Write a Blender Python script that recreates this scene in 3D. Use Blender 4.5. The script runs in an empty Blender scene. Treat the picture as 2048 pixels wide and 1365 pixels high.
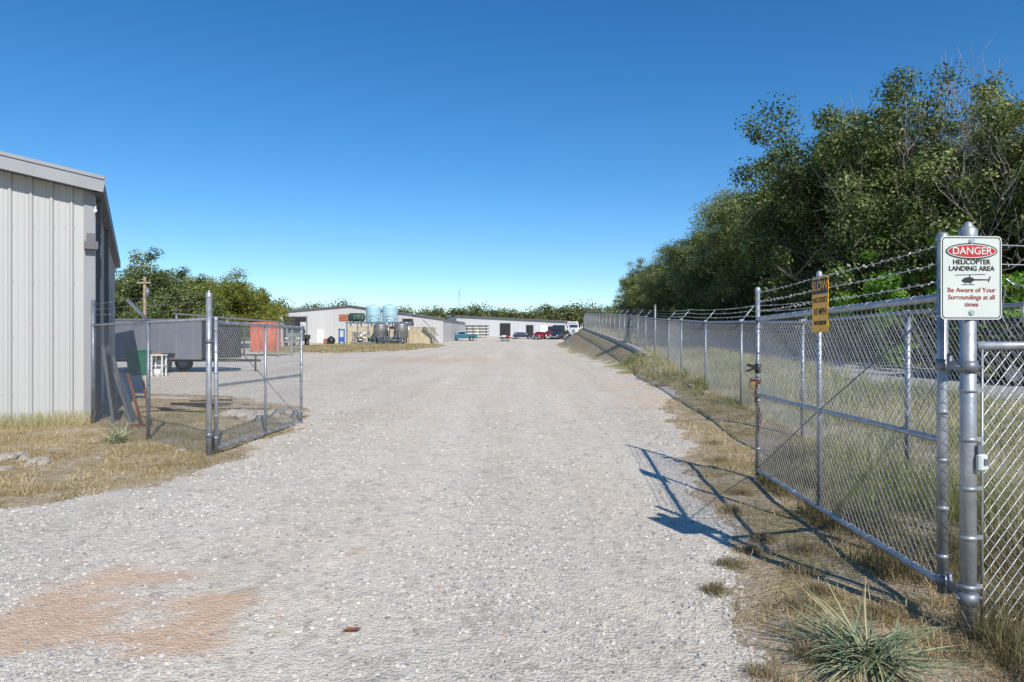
import bpy, math, random
import numpy as np
from mathutils import Vector, Matrix
random.seed(7)
rng = np.random.default_rng(7)
scene = bpy.context.scene
COL = scene.collection

# ------------------------------------------------------------------ noise / terrain
_T = np.random.default_rng(3).random((256, 256))
def vnoise(x, y, scale, off=0):
    x = np.asarray(x, float) / scale + off * 17.3; y = np.asarray(y, float) / scale + off * 9.1
    xi = np.floor(x).astype(int); yi = np.floor(y).astype(int)
    fx_ = x - xi; fy_ = y - yi
    fx_ = fx_ * fx_ * (3 - 2 * fx_); fy_ = fy_ * fy_ * (3 - 2 * fy_)
    a = _T[xi % 256, yi % 256]; b = _T[(xi + 1) % 256, yi % 256]
    c = _T[xi % 256, (yi + 1) % 256]; d = _T[(xi + 1) % 256, (yi + 1) % 256]
    return (a * (1 - fx_) + b * fx_) * (1 - fy_) + (c * (1 - fx_) + d * fx_) * fy_
def fbm(x, y, scale, off=0, oct=4):
    s = 0; a = .5; t = 0
    for i in range(oct):
        s = s + a * vnoise(x, y, scale / 2 ** i, off + i); t += a; a *= .5
    return s / t
def sstep(t):
    t = np.clip(t, 0, 1); return t * t * (3 - 2 * t)
def G(y):
    s = np.maximum(np.asarray(y, float) - 8, 0)
    return .0135 * np.minimum(s - 4 * (1 - np.exp(-s / 4)), 175) + .02 * np.clip(y - 115, 0, 55)
def bankH(y): return np.interp(y, [0, 11, 15, 19, 23, 26, 31, 37, 50, 83, 90, 108, 200], [0, 0, .09, .14, .27, .33, .47, .73, 1.15, 2.1, 1.9, .8, .8])
def fenx(y): return np.interp(y, [0, 3.5, 10.9, 15, 19, 23, 26, 31, 37, 50, 83, 120], [3.6, 3.9, 4.64, 5.04, 5.43, 5.67, 6.05, 6.5, 6.9, 7.6, 9, 10.5])
def rdx(y): return np.interp(y, [0, 3, 4.7, 9.7, 14, 17, 24, 40, 90, 104, 120], [1.0, 1.2, 1.4, 2.35, 3.3, 3.95, 4.75, 5.0, 5.6, 7, 22])
def lfx(y): return np.interp(y, [5.2, 5.6, 6.26, 7, 7.9, 9.7, 12.6, 14.9, 16.5, 18.5, 21], [-40, -10, -4.75, -4.2, -3.6, -3.75, -4.0, -4.2, -6, -12, -45])
def mask(x, y):
    m1 = x - lfx(y)
    m2 = (np.sqrt(((x + 17) / 8.5) ** 2 + ((y - 77) / 22) ** 2) - 1) * 5
    m3 = rdx(y) - x
    m = np.minimum(np.minimum(m1, m2), m3)
    m = np.minimum(m, np.minimum(165 - y, x + 60))
    sc = np.clip(y / 12, .6, 3)
    return m + (fbm(x, y, 1.1, 5) - .5) * 1.3 * sc * .8 + (fbm(x, y, .25, 8, 2) - .5) * .35
def T0(x, y):
    r = rdx(y); f = fenx(y)
    r = np.minimum(r, f - .5)
    return G(y) + bankH(y) * sstep((x - r) / (f - r))
def T(x, y):
    x = np.asarray(x, float); y = np.asarray(y, float)
    z = T0(x, y)
    off = sstep(-mask(x, y) / .6)
    near = np.clip(1 - y / 60, 0, 1)
    z = z + off * near * (.02 + .10 * (fbm(x, y, 1.4, 2) - .45))
    z = z + near * .02 * (fbm(x, y, 1.8, 12, 3) - .5)
    return z
def t1(x, y): return float(T(np.array([x]), np.array([y]))[0])

# ------------------------------------------------------------------ materials
def new_mat(name):
    m = bpy.data.materials.new(name); m.use_nodes = True
    nt = m.node_tree; b = nt.nodes["Principled BSDF"]
    return m, nt, b
def N(nt, typ, **kw):
    n = nt.nodes.new(typ)
    for k, v in kw.items(): setattr(n, k, v)
    return n
def ramp(nt, stops):
    r = nt.nodes.new("ShaderNodeValToRGB"); e = r.color_ramp.elements
    e[0].position = stops[0][0]; e[0].color = (*stops[0][1], 1)
    e[1].position = stops[-1][0]; e[1].color = (*stops[-1][1], 1)
    for p, c in stops[1:-1]:
        q = e.new(p); q.color = (*c, 1)
    return r
def mixc(nt, fac, a, b, blend='MIX'):
    n = nt.nodes.new("ShaderNodeMix"); n.data_type = 'RGBA'; n.blend_type = blend
    for sock, v in ((n.inputs[0], fac), (n.inputs[6], a), (n.inputs[7], b)):
        if isinstance(v, (int, float)): sock.default_value = v
        elif isinstance(v, tuple): sock.default_value = (*v, 1)
        else: nt.links.new(v, sock)
    return n.outputs[2]
def pmat(name, col, rough=.6, metal=0., var=.25, scale=3., bump=0., spec=.5, streak=False):
    m, nt, b = new_mat(name)
    tc = N(nt, "ShaderNodeTexCoord")
    mp = N(nt, "ShaderNodeMapping"); nt.links.new(tc.outputs["Object"], mp.inputs[0])
    if streak: mp.inputs["Scale"].default_value = (1, 1, .12)
    nz = N(nt, "ShaderNodeTexNoise"); nz.inputs["Scale"].default_value = scale; nz.inputs["Detail"].default_value = 6
    nt.links.new(mp.outputs[0], nz.inputs[0])
    lo = tuple(c * (1 - var) for c in col); hi = tuple(min(1, c * (1 + var)) for c in col)
    r = ramp(nt, [(.3, lo), (.7, hi)]); nt.links.new(nz.outputs[0], r.inputs[0])
    nt.links.new(r.outputs[0], b.inputs["Base Color"])
    b.inputs["Roughness"].default_value = rough; b.inputs["Metallic"].default_value = metal
    b.inputs["Specular IOR Level"].default_value = spec
    if bump:
        bp = N(nt, "ShaderNodeBump"); bp.inputs["Strength"].default_value = bump; bp.inputs["Distance"].default_value = .02
        nz2 = N(nt, "ShaderNodeTexNoise"); nz2.inputs["Scale"].default_value = scale * 6
        nt.links.new(tc.outputs["Object"], nz2.inputs[0]); nt.links.new(nz2.outputs[0], bp.inputs["Height"])
        nt.links.new(bp.outputs[0], b.inputs["Normal"])
    return m
def leafmat(name, stops, transl=.3, spec=.3):
    m, nt, b = new_mat(name)
    at = N(nt, "ShaderNodeAttribute", attribute_name="v")
    oi = N(nt, "ShaderNodeObjectInfo")
    r = ramp(nt, stops); nt.links.new(at.outputs["Fac"], r.inputs[0])
    hs = N(nt, "ShaderNodeHueSaturation")
    mr = N(nt, "ShaderNodeMapRange"); nt.links.new(oi.outputs["Random"], mr.inputs[0])
    mr.inputs[3].default_value = .8; mr.inputs[4].default_value = 1.2
    nt.links.new(mr.outputs[0], hs.inputs["Value"])
    mr2 = N(nt, "ShaderNodeMapRange"); nt.links.new(oi.outputs["Random"], mr2.inputs[0])
    mr2.inputs[3].default_value = .515; mr2.inputs[4].default_value = .485
    nt.links.new(mr2.outputs[0], hs.inputs["Hue"])
    nt.links.new(r.outputs[0], hs.inputs["Color"])
    nt.links.new(hs.outputs[0], b.inputs["Base Color"])
    b.inputs["Roughness"].default_value = .5; b.inputs["Specular IOR Level"].default_value = spec
    tr = N(nt, "ShaderNodeBsdfTranslucent"); nt.links.new(hs.outputs[0], tr.inputs[0])
    mx = N(nt, "ShaderNodeMixShader"); mx.inputs[0].default_value = transl
    nt.links.new(b.outputs[0], mx.inputs[1]); nt.links.new(tr.outputs[0], mx.inputs[2])
    nt.links.new(mx.outputs[0], nt.nodes["Material Output"].inputs[0])
    return m

M = {}
M['galv'] = pmat('galvanized_steel', (.34, .36, .39), .45, .5, .25, 9, .1)
M['wire'] = pmat('galvanized_wire', (.42, .43, .44), .5, .3, .25, 20)
M['galvd'] = pmat('weathered_steel', (.2, .22, .25), .5, .5, .25, 9)
M['rust'] = pmat('rusty_steel', (.2, .07, .03), .85, .1, .4, 30, .3)
M['wall'] = pmat('wall_metal_panel', (.44, .44, .43), .5, .0, .06, 1.2, 0, .4, True)
M['wallfar'] = pmat('white_metal_panel', (.50, .49, .475), .5, 0, .07, .4, 0, .4, True)
M['wallfar2'] = pmat('pale_metal_panel', (.48, .49, .50), .5, 0, .07, .3, 0, .4, True)
M['trim'] = pmat('grey_trim', (.26, .265, .28), .5, 0, .06, 3)
M['trimd'] = pmat('dark_trim', (.12, .12, .125), .5, 0, .1, 3)
M['roof'] = pmat('metal_roof', (.40, .42, .43), .45, .2, .08, .7)
M['roofd'] = pmat('dark_roof', (.09, .09, .09), .6, 0, .15, .7)
M['dark'] = pmat('dark_interior', (.02, .02, .022), .8, 0, .4, 1)
M['black'] = pmat('black_paint', (.018, .018, .02), .45, 0, .3, 2)
M['rubber'] = pmat('tyre_rubber', (.02, .02, .02), .85, 0, .2, 12)
M['glass'] = pmat('window_glass', (.03, .04, .05), .08, 0, .2, 1, 0, .8)
M['chrome'] = pmat('bare_metal', (.55, .55, .56), .3, .8, .1, 5)
M['white'] = pmat('white_paint', (.75, .75, .73), .5, 0, .06, 2)
M['trailer'] = pmat('trailer_grey_paint', (.19, .205, .235), .4, .1, .08, 1.5)
M['green'] = pmat('green_plastic', (.02, .22, .11), .5, 0, .12, 3)
M['redc'] = pmat('red_container_paint', (.50, .11, .055), .6, 0, .25, 1.5)
M['cream'] = pmat('cream_container_paint', (.52, .45, .31), .6, 0, .15, 1.5)
M['poly'] = pmat('pale_blue_poly_tank', (.36, .56, .62), .5, 0, .06, 1)
M['dgreen'] = pmat('dark_green_tank_paint', (.03, .08, .045), .5, 0, .2, 1)
M['steel'] = pmat('stainless_tank', (.26, .25, .24), .45, .5, .2, 1)
M['blue'] = pmat('blue_paint', (.03, .13, .38), .45, 0, .1, 2)
M['teal'] = pmat('teal_car_paint', (.03, .14, .19), .3, .2, .1, 2)
M['carw'] = pmat('white_car_paint', (.7, .7, .7), .3, 0, .05, 2)
M['carr'] = pmat('red_car_paint', (.38, .02, .02), .3, 0, .1, 2)
M['carb'] = pmat('navy_car_paint', (.03, .045, .09), .3, .2, .1, 2)
M['army'] = pmat('olive_paint', (.22, .26, .22), .5, 0, .15, 2)
M['wood'] = pmat('weathered_wood', (.30, .23, .16), .85, 0, .3, 8, .3)
M['orange'] = pmat('rust_orange_steel', (.34, .12, .06), .8, 0, .3, 4)
M['conc'] = pmat('concrete', (.46, .43, .38), .85, 0, .2, 4, .4)
M['rock'] = pmat('limestone', (.44, .39, .32), .9, 0, .25, 6, .6)
M['signw'] = pmat('sign_white', (.54, .58, .54), .45, 0, .05, 6)
M['signred'] = pmat('sign_red', (.45, .01, .015), .45, 0, .05, 6)
M['redtext'] = pmat('sign_dark_red', (.30, .03, .03), .5, 0, .05, 6)
M['signy'] = pmat('sign_yellow', (.95, .47, .03), .45, 0, .06, 6)
M['ink'] = pmat('sign_black', (.012, .014, .014), .5, 0, .1, 6)
M['bark'] = pmat('oak_bark', (.13, .11, .09), .9, 0, .35, 6, .6)
M['deadbark'] = pmat('dead_wood', (.30, .27, .24), .9, 0, .25, 6, .4)
M['brass'] = pmat('padlock_brass', (.35, .25, .12), .5, .6, .2, 20)
M['deadleaf'] = pmat('dead_leaf', (.25, .10, .04), .8, 0, .3, 20)
M['leafoak'] = leafmat('oak_leaves', [(0, (.045, .07, .018)), (.35, (.125, .17, .042)), (.7, (.23, .27, .085)), (1, (.44, .43, .22))], .3, .5)
M['leafbright'] = leafmat('bright_leaves', [(0, (.04, .10, .012)), (.5, (.11, .26, .028)), (1, (.24, .40, .07))])
M['leafyel'] = leafmat('autumn_green_leaves', [(0, (.07, .10, .018)), (.5, (.22, .25, .04)), (1, (.40, .36, .07))])
M['leaffar'] = leafmat('far_leaves', [(0, (.055, .08, .025)), (.5, (.15, .17, .05)), (1, (.30, .27, .10))])
M['drygrass'] = leafmat('dry_grass', [(0, (.16, .13, .06)), (.25, (.23, .20, .085)), (.55, (.42, .33, .17)), (1, (.66, .54, .33))], .25)
M['tallgrass'] = leafmat('tall_grass', [(0, (.12, .15, .05)), (.35, (.27, .30, .11)), (.65, (.46, .43, .21)), (1, (.70, .62, .40))], .35)
M['weeds'] = leafmat('dark_weeds', [(0, (.07, .06, .025)), (.5, (.18, .155, .07)), (1, (.38, .29, .17))], .25)
M['yucca'] = leafmat('yucca_leaf', [(0, (.14, .19, .10)), (.6, (.26, .33, .19)), (.85, (.38, .42, .27)), (1, (.60, .50, .30))], .1)

# gravel stones
m, nt, b = new_mat('gravel_stone')
at = N(nt, "ShaderNodeAttribute", attribute_name="v")
r = ramp(nt, [(0, (.20, .195, .19)), (.3, (.42, .40, .375)), (.6, (.60, .56, .50)), (.85, (.70, .67, .62)), (1, (.50, .38, .27))])
nt.links.new(at.outputs["Fac"], r.inputs[0]); nt.links.new(r.outputs[0], b.inputs["Base Color"])
b.inputs["Roughness"].default_value = .9; b.inputs["Specular IOR Level"].default_value = .2
M['stone'] = m
# gravel road sheet
m, nt, b = new_mat('gravel_road_surface')
geo = N(nt, "ShaderNodeNewGeometry")
v1 = N(nt, "ShaderNodeTexVoronoi"); v1.inputs["Scale"].default_value = 55
v2 = N(nt, "ShaderNodeTexVoronoi"); v2.inputs["Scale"].default_value = 120
v3 = N(nt, "ShaderNodeTexVoronoi"); v3.inputs["Scale"].default_value = 18
wob = N(nt, "ShaderNodeTexNoise"); wob.inputs["Scale"].default_value = 30
mpv = mixc(nt, .012, geo.outputs["Position"], wob.outputs["Color"], 'ADD')
for v in (v1, v2, v3): nt.links.new(mpv, v.inputs["Vector"])
def sep(vv):
    s = N(nt, "ShaderNodeSeparateColor"); nt.links.new(vv.outputs["Color"], s.inputs[0]); return s
st = [(0, (.34, .325, .30)), (.25, (.55, .515, .465)), (.65, (.70, .655, .585)), (1, (.82, .775, .70))]
r1 = ramp(nt, st); nt.links.new(sep(v1).outputs[0], r1.inputs[0])
r2 = ramp(nt, st); nt.links.new(sep(v2).outputs[0], r2.inputs[0])
c = mixc(nt, .5, r1.outputs[0], r2.outputs[0])
def nz_(s, d=8, ro=.6, mp=None):
    n = N(nt, "ShaderNodeTexNoise"); n.inputs["Scale"].default_value = s; n.inputs["Detail"].default_value = d; n.inputs["Roughness"].default_value = ro
    if mp:
        mm = N(nt, "ShaderNodeMapping"); mm.inputs["Scale"].default_value = mp; nt.links.new(geo.outputs["Position"], mm.inputs[0]); nt.links.new(mm.outputs[0], n.inputs[0])
    else: nt.links.new(geo.outputs["Position"], n.inputs[0])
    return n
n1 = nz_(.7, 10, .65)
fin = ramp(nt, [(.40, (0, 0, 0)), (.60, (1, 1, 1))]); nt.links.new(n1.outputs[0], fin.inputs[0])
tr_ = N(nt, "ShaderNodeAttribute", attribute_name="track")
addm = N(nt, "ShaderNodeMath", operation='MULTIPLY_ADD'); nt.links.new(fin.outputs[0], addm.inputs[0]); addm.inputs[1].default_value = .45
nt.links.new(tr_.outputs["Fac"], addm.inputs[2]); addm.use_clamp = True
n3 = nz_(14)
fr = ramp(nt, [(.25, (.62, .56, .475)), (.75, (.79, .725, .63))]); nt.links.new(n3.outputs[0], fr.inputs[0])
c = mixc(nt, addm.outputs[0], c, fr.outputs[0])
r3 = ramp(nt, [(0, (.66, .66, .67)), (.22, (.93, .93, .93)), (.8, (1., 1., 1.)), (1, (1.12, 1.11, 1.10))]); nt.links.new(sep(v3).outputs[1], r3.inputs[0])
c = mixc(nt, .7, c, r3.outputs[0], 'MULTIPLY')
n5 = nz_(2.2, 10, .75)
r5 = ramp(nt, [(.3, (.86, .85, .84)), (.5, (1, 1, 1)), (.72, (1.07, 1.06, 1.04))]); nt.links.new(n5.outputs[0], r5.inputs[0])
c = mixc(nt, 1., c, r5.outputs[0], 'MULTIPLY')
n6 = nz_(1., 6, .6, (.9, .05, 1))
r6 = ramp(nt, [(.35, (.91, .895, .87)), (.65, (1.04, 1.035, 1.03))]); nt.links.new(n6.outputs[0], r6.inputs[0])
c = mixc(nt, 1., c, r6.outputs[0], 'MULTIPLY')
n4 = nz_(.16, 5)
r4 = ramp(nt, [(.3, (.92, .89, .85)), (.7, (1.0, .99, .97))]); nt.links.new(n4.outputs[0], r4.inputs[0])
c = mixc(nt, 1., c, r4.outputs[0], 'MULTIPLY')
cl = N(nt, "ShaderNodeAttribute", attribute_name="clay")
c = mixc(nt, cl.outputs["Fac"], c, (.60, .36, .20))
nt.links.new(c, b.inputs["Base Color"]); b.inputs["Roughness"].default_value = .92; b.inputs["Specular IOR Level"].default_value = .15
bp = N(nt, "ShaderNodeBump"); bp.inputs["Strength"].default_value = .7; bp.inputs["Distance"].default_value = .010; bp.invert = True
nt.links.new(v1.outputs["Distance"], bp.inputs["Height"])
bp2 = N(nt, "ShaderNodeBump"); bp2.inputs["Strength"].default_value = .35; bp2.inputs["Distance"].default_value = .04
nt.links.new(n3.outputs[0], bp2.inputs["Height"]); nt.links.new(bp.outputs[0], bp2.inputs["Normal"])
nt.links.new(bp2.outputs[0], b.inputs["Normal"])
M['road'] = m
# ground
m, nt, b = new_mat('dry_ground')
geo = N(nt, "ShaderNodeNewGeometry")
a1 = nz_(1.3, 10, .7); a2 = nz_(9); a3 = nz_(.25, 5)
d1 = ramp(nt, [(.3, (.34, .25, .16)), (.7, (.62, .52, .39))]); nt.links.new(a2.outputs[0], d1.inputs[0])
d2 = ramp(nt, [(.3, (.26, .20, .095)), (.7, (.50, .40, .22))]); nt.links.new(a2.outputs[0], d2.inputs[0])
fm = ramp(nt, [(.42, (0, 0, 0)), (.56, (1, 1, 1))]); nt.links.new(a1.outputs[0], fm.inputs[0])
c = mixc(nt, fm.outputs[0], d1.outputs[0], d2.outputs[0])
gm = ramp(nt, [(.5, (0, 0, 0)), (.75, (.4, .4, .4))]); nt.links.new(a3.outputs[0], gm.inputs[0])
c = mixc(nt, gm.outputs[0], c, (.24, .25, .09))
cl = N(nt, "ShaderNodeAttribute", attribute_name="clay")
c = mixc(nt, cl.outputs["Fac"], c, d1.outputs[0])
nt.links.new(c, b.inputs["Base Color"]); b.inputs["Roughness"].default_value = .95; b.inputs["Specular IOR Level"].default_value = .1
bp = N(nt, "ShaderNodeBump"); bp.inputs["Strength"].default_value = .9; bp.inputs["Distance"].default_value = .05
nt.links.new(nz_(25).outputs[0], bp.inputs["Height"]); nt.links.new(bp.outputs[0], b.inputs["Normal"])
M['ground'] = m
M['asphalt'] = pmat('worn_asphalt', (.40, .385, .365), .9, 0, .15, .8, .3)

# ------------------------------------------------------------------ mesh helpers
def np_mesh(name, V, F, mats, v=None, mi=None, smooth=False, vattr=None):
    V = np.asarray(V, np.float32); F = np.asarray(F, np.int32)
    me = bpy.data.meshes.new(name)
    k = F.shape[1]; nf = len(F)
    me.vertices.add(len(V)); me.vertices.foreach_set("co", V.ravel())
    me.loops.add(nf * k); me.loops.foreach_set("vertex_index", F.ravel())
    me.polygons.add(nf); me.polygons.foreach_set("loop_start", np.arange(0, nf * k, k, dtype=np.int32))
    me.polygons.foreach_set("loop_total", np.full(nf, k, np.int32))
    if mi is not None: me.polygons.foreach_set("material_index", np.asarray(mi, np.int32))
    me.polygons.foreach_set("use_smooth", np.full(nf, smooth, bool))
    for mm in mats: me.materials.append(mm)
    if v is not None:
        a = me.attributes.new("v", 'FLOAT', 'FACE'); a.data.foreach_set("value", np.asarray(v, np.float32))
    if vattr:
        for kk, vv in vattr.items():
            a = me.attributes.new(kk, 'FLOAT', 'POINT'); a.data.foreach_set("value", np.asarray(vv, np.float32))
    me.update(calc_edges=True); me.validate()
    return me
def add(name, me, loc=(0, 0, 0), rz=0, sc=1, parent=None):
    o = bpy.data.objects.new(name, me); COL.objects.link(o)
    o.location = loc; o.rotation_euler = (0, 0, rz); o.scale = (sc, sc, sc) if not isinstance(sc, tuple) else sc
    if parent: o.parent = parent
    return o

class Part:
    def __init__(s, mat): s.V = []; s.F = []; s.S = []; s.mat = mat
    def _a(s, vs, fs, sm=False):
        n = len(s.V); s.V += [tuple(v) for v in vs]; s.F += [[i + n for i in f] for f in fs]
        s.S += (sm if isinstance(sm, list) else [sm] * len(fs)); return s
    def box(s, c, d, rz=0, rx=0, ry=0):
        R = Matrix.Rotation(rz, 3, 'Z') @ Matrix.Rotation(ry, 3, 'Y') @ Matrix.Rotation(rx, 3, 'X')
        vs = [Vector(c) + R @ Vector((x * d[0] / 2, y * d[1] / 2, z * d[2] / 2)) for x in (-1, 1) for y in (-1, 1) for z in (-1, 1)]
        return s._a(vs, [(0, 1, 3, 2), (4, 6, 7, 5), (0, 4, 5, 1), (2, 3, 7, 6), (0, 2, 6, 4), (1, 5, 7, 3)])
    def bbox(s, c, d, bev=.02, rz=0):
        x, y, z = d[0] / 2, d[1] / 2, d[2] / 2; R = Matrix.Rotation(rz, 3, 'Z')
        def ring(ix, zz):
            X = x - ix; Y = y - ix; q = bev
            return [(-X + q, -Y, zz), (X - q, -Y, zz), (X, -Y + q, zz), (X, Y - q, zz), (X - q, Y, zz), (-X + q, Y, zz), (-X, Y - q, zz), (-X, -Y + q, zz)]
        vs = ring(bev, -z) + ring(0, -z + bev) + ring(0, z - bev) + ring(bev, z)
        fs = [tuple(reversed(range(8))), tuple(range(24, 32))]
        for k in range(3):
            for i in range(8):
                j = (i + 1) % 8; fs.append((k * 8 + i, k * 8 + j, k * 8 + 8 + j, k * 8 + 8 + i))
        return s._a([Vector(c) + R @ Vector(v) for v in vs], fs)
    def cyl(s, p0, p1, r0, r1=None, n=12, caps=True):
        r1 = r0 if r1 is None else r1
        p0 = Vector(p0); p1 = Vector(p1); d = (p1 - p0).normalized()
        a = d.orthogonal().normalized(); b_ = d.cross(a)
        vs = []
        for p, r_ in ((p0, r0), (p1, r1)):
            vs += [p + (a * math.cos(t) + b_ * math.sin(t)) * r_ for t in [2 * math.pi * i / n for i in range(n)]]
        fs = [(i, (i + 1) % n, n + (i + 1) % n, n + i) for i in range(n)]; sm = [True] * n
        if caps: fs += [tuple(reversed(range(n))), tuple(range(n, 2 * n))]; sm += [False, False]
        return s._a(vs, fs, sm)
    def lathe(s, c, prof, n=20):
        vs = []
        for r_, z in prof: vs += [(c[0] + r_ * math.cos(2 * math.pi * i / n), c[1] + r_ * math.sin(2 * math.pi * i / n), c[2] + z) for i in range(n)]
        fs = []
        for k in range(len(prof) - 1):
            for i in range(n):
                j = (i + 1) % n; fs.append((k * n + i, k * n + j, k * n + n + j, k * n + n + i))
        return s._a(vs, fs, True)
    def prism(s, prof, y0, y1, inset=0):
        n = len(prof); vs = [(x, y0, z) for x, z in prof] + [(x, y1, z) for x, z in prof]
        fs = [tuple(range(n)), tuple(reversed(range(n, 2 * n)))] + [(i, n + i, n + (i + 1) % n, (i + 1) % n) for i in range(n)]
        return s._a(vs, fs)
    def quad(s, *vs): return s._a(vs, [tuple(range(len(vs)))])
class Obj:
    def __init__(s, name, loc=(0, 0, 0), rz=0): s.name = name; s.loc = loc; s.rz = rz; s.p = {}; s.extra = []
    def part(s, pn, mat):
        if pn not in s.p: s.p[pn] = Part(M[mat] if isinstance(mat, str) else mat)
        return s.p[pn]
    def mesh(s, name, p):
        me = bpy.data.meshes.new(name); me.from_pydata(p.V, [], p.F); me.materials.append(p.mat)
        me.polygons.foreach_set("use_smooth", p.S); me.update(); return me
    def done(s):
        if len(s.p) == 1 and not s.extra:
            pn, p = list(s.p.items())[0]
            return add(s.name, s.mesh(s.name, p), s.loc, s.rz)
        e = add(s.name, None, s.loc, s.rz); e.empty_display_size = .3
        for pn, p in s.p.items(): add(pn, s.mesh(pn, p), parent=e)
        return e
def text(parent, name, body, size, loc, rot, mat, sx=1., off=0., ext=.0006):
    cu = bpy.data.curves.new(name, 'FONT'); cu.body = body; cu.size = size; cu.align_x = 'CENTER'; cu.align_y = 'CENTER'
    cu.extrude = ext; cu.offset = off; cu.space_line = .9
    to = bpy.data.objects.new(name + "_tmp", cu); COL.objects.link(to)
    bpy.context.view_layer.update()
    me = bpy.data.meshes.new_from_object(to); bpy.data.objects.remove(to)
    me.materials.clear(); me.materials.append(M[mat])
    o = add(name, me, parent=parent); o.location = loc; o.rotation_euler = rot; o.scale = (sx, 1, 1)
    return o

# ------------------------------------------------------------------ ground sheets
def axis(segs):
    out = []
    for a, b_, n in segs: out += list(np.linspace(a, b_, n, endpoint=False))
    out.append(segs[-1][1]); return np.array(out)
xs = axis([(-600, -120, 14), (-120, -30, 45), (-30, -9, 60), (-9, -3, 66), (-3, 1, 32), (1, 9, 100), (9, 30, 50), (30, 120, 30), (120, 600, 14)])
ys = axis([(-30, 1.5, 16), (1.5, 13, 150), (13, 26, 80), (26, 60, 80), (60, 180, 90), (180, 400, 30), (400, 1200, 14)])
def sheet(name, xs, ys, zf, mats, **kw):
    X, Y = np.meshgrid(xs, ys); X = X.ravel(); Y = Y.ravel(); Z = zf(X, Y)
    nx = len(xs); ny = len(ys)
    i = np.arange((ny - 1) * (nx - 1)); r_ = i // (nx - 1); c_ = i % (nx - 1); a = r_ * nx + c_
    F = np.stack([a, a + 1, a + nx + 1, a + nx], 1)
    va = {k: f(X, Y) for k, f in kw.items()}
    return add(name, np_mesh(name, np.stack([X, Y, Z], 1), F, mats, smooth=True, vattr=va))
def clay_ground(x, y): return sstep(1 + mask(x, y) / .5)
sheet('ground', xs, ys, T, [M['ground']], clay=clay_ground)
rxs = xs[(xs >= -62) & (xs <= 30)]; rys = ys[(ys >= -30) & (ys <= 170)]
def road_z(x, y):
    m_ = mask(x, y)
    far = np.clip(y / 40, 1, 4)
    return T(x, y) + np.clip(m_ * .05, -.06 * far, .012 * far)
def clay(x, y):
    n = fbm(x, y, .5, 31); n2 = fbm(x * .5, y * 1.6, .35, 35)
    a = sstep(1.5 - np.sqrt(((x + 2.45) / .85) ** 2 + ((y - 3.8) / .5) ** 2) - (n - .5) * 3.5 - (n2 - .5) * 2) * .6
    b1 = sstep(1.3 - np.sqrt(((x - 3.6) / .9) ** 2 + ((y - 17) / 6) ** 2) - (n - .5) * 3) * .3
    b2 = sstep(1.2 - np.sqrt(((x + 4.5) / 4) ** 2 + ((y - 41) / 4) ** 2) - (n - .5) * 3) * .45
    return np.clip(a + b1 + b2, 0, 1)
def track(x, y):
    c0 = np.interp(y, [0, 5, 10, 20, 60], [-.4, -.3, -.2, 0, -2])
    w = np.interp(y, [0, 8, 20, 60], [.8, 1.2, 2.2, 5])
    t = np.exp(-((x - c0 + 1.0) / w) ** 2) * .6 + np.exp(-((x - c0 - 1.1) / w * 1.5) ** 2) * .45
    n = fbm(x * 1.6, y * .6, .8, 40)
    return np.clip(t * (.3 + n * 1.4) + np.clip((y - 6) / 40, 0, .35), 0, 1)
sheet('gravel_road', rxs, rys, road_z, [M['road']], clay=clay, track=track)
ly = axis([(2, 60, 60), (60, 130, 30)]); lu = np.linspace(0, 1, 8)
V = []
for y in ly:
    for u in lu:
        x = fenx(y) + 4.9 + u * 4.6 + .25 * float(vnoise(u * 5, y, 2.0, 3)); V.append((x, y, 0))
V = np.array(V); V[:, 2] = T(V[:, 0], V[:, 1]) + .03
i = np.arange((len(ly) - 1) * 7); a = (i // 7) * 8 + i % 7
add('asphalt_lane', np_mesh('asphalt_lane', V, np.stack([a, a + 1, a + 9, a + 8], 1), [M['asphalt']], smooth=True))

# ------------------------------------------------------------------ gravel stones
def stones(name, n, yr, smin, smax, grow=14., cap=2.):
    y = yr[0] * (yr[1] / yr[0]) ** rng.random(n)
    x = (rng.random(n) * 2 - 1) * y * .80
    mk = mask(x, y); keep = (mk > -.15) & (rng.random(n) < np.clip(1.15 - track(x, y) * 1.35, .10, 1) * np.clip(.25 + (fbm(x, y, .9, 71) - .35) * 4, .25, 1))
    cz = clay(x, y); keep &= rng.random(n) > cz * 1.4
    x = x[keep]; y = y[keep]; n = len(x)
    s = smin + (smax - smin) * rng.random(n) ** 3.2
    s *= np.clip(.75 + y / grow, .8, cap)
    z = road_z(x, y) + s * .06
    cube = np.array([(-1, -1, -1), (1, -1, -1), (1, 1, -1), (-1, 1, -1), (-1, -1, 1), (1, -1, 1), (1, 1, 1), (-1, 1, 1)], float)
    jit = rng.uniform(.45, 1.0, (n, 8, 1)) + rng.uniform(-.25, .25, (n, 8, 3)) * .6
    P = cube[None] * jit * .55
    P[:, :, 2] *= rng.uniform(.4, .75, (n, 1)); P[:, :, 0] *= rng.uniform(.7, 1.3, (n, 1))
    a = rng.random(n) * 6.28; ca = np.cos(a)[:, None]; sa = np.sin(a)[:, None]
    X = P[:, :, 0] * ca - P[:, :, 1] * sa; Y = P[:, :, 0] * sa + P[:, :, 1] * ca
    P = np.stack([X, Y, P[:, :, 2]], 2) * s[:, None, None] + np.stack([x, y, z], 1)[:, None, :]
    f = np.array([(3, 2, 1, 0), (4, 5, 6, 7), (0, 1, 5, 4), (1, 2, 6, 5), (2, 3, 7, 6), (3, 0, 4, 7)])
    F = (f[None] + (np.arange(n) * 8)[:, None, None]).reshape(-1, 4)
    v = np.repeat(np.clip(rng.beta(2.4, 2.8, n) + (rng.random(n) < .03) * .5, 0, 1), 6)
    return P.reshape(-1, 3), F, v
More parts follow.
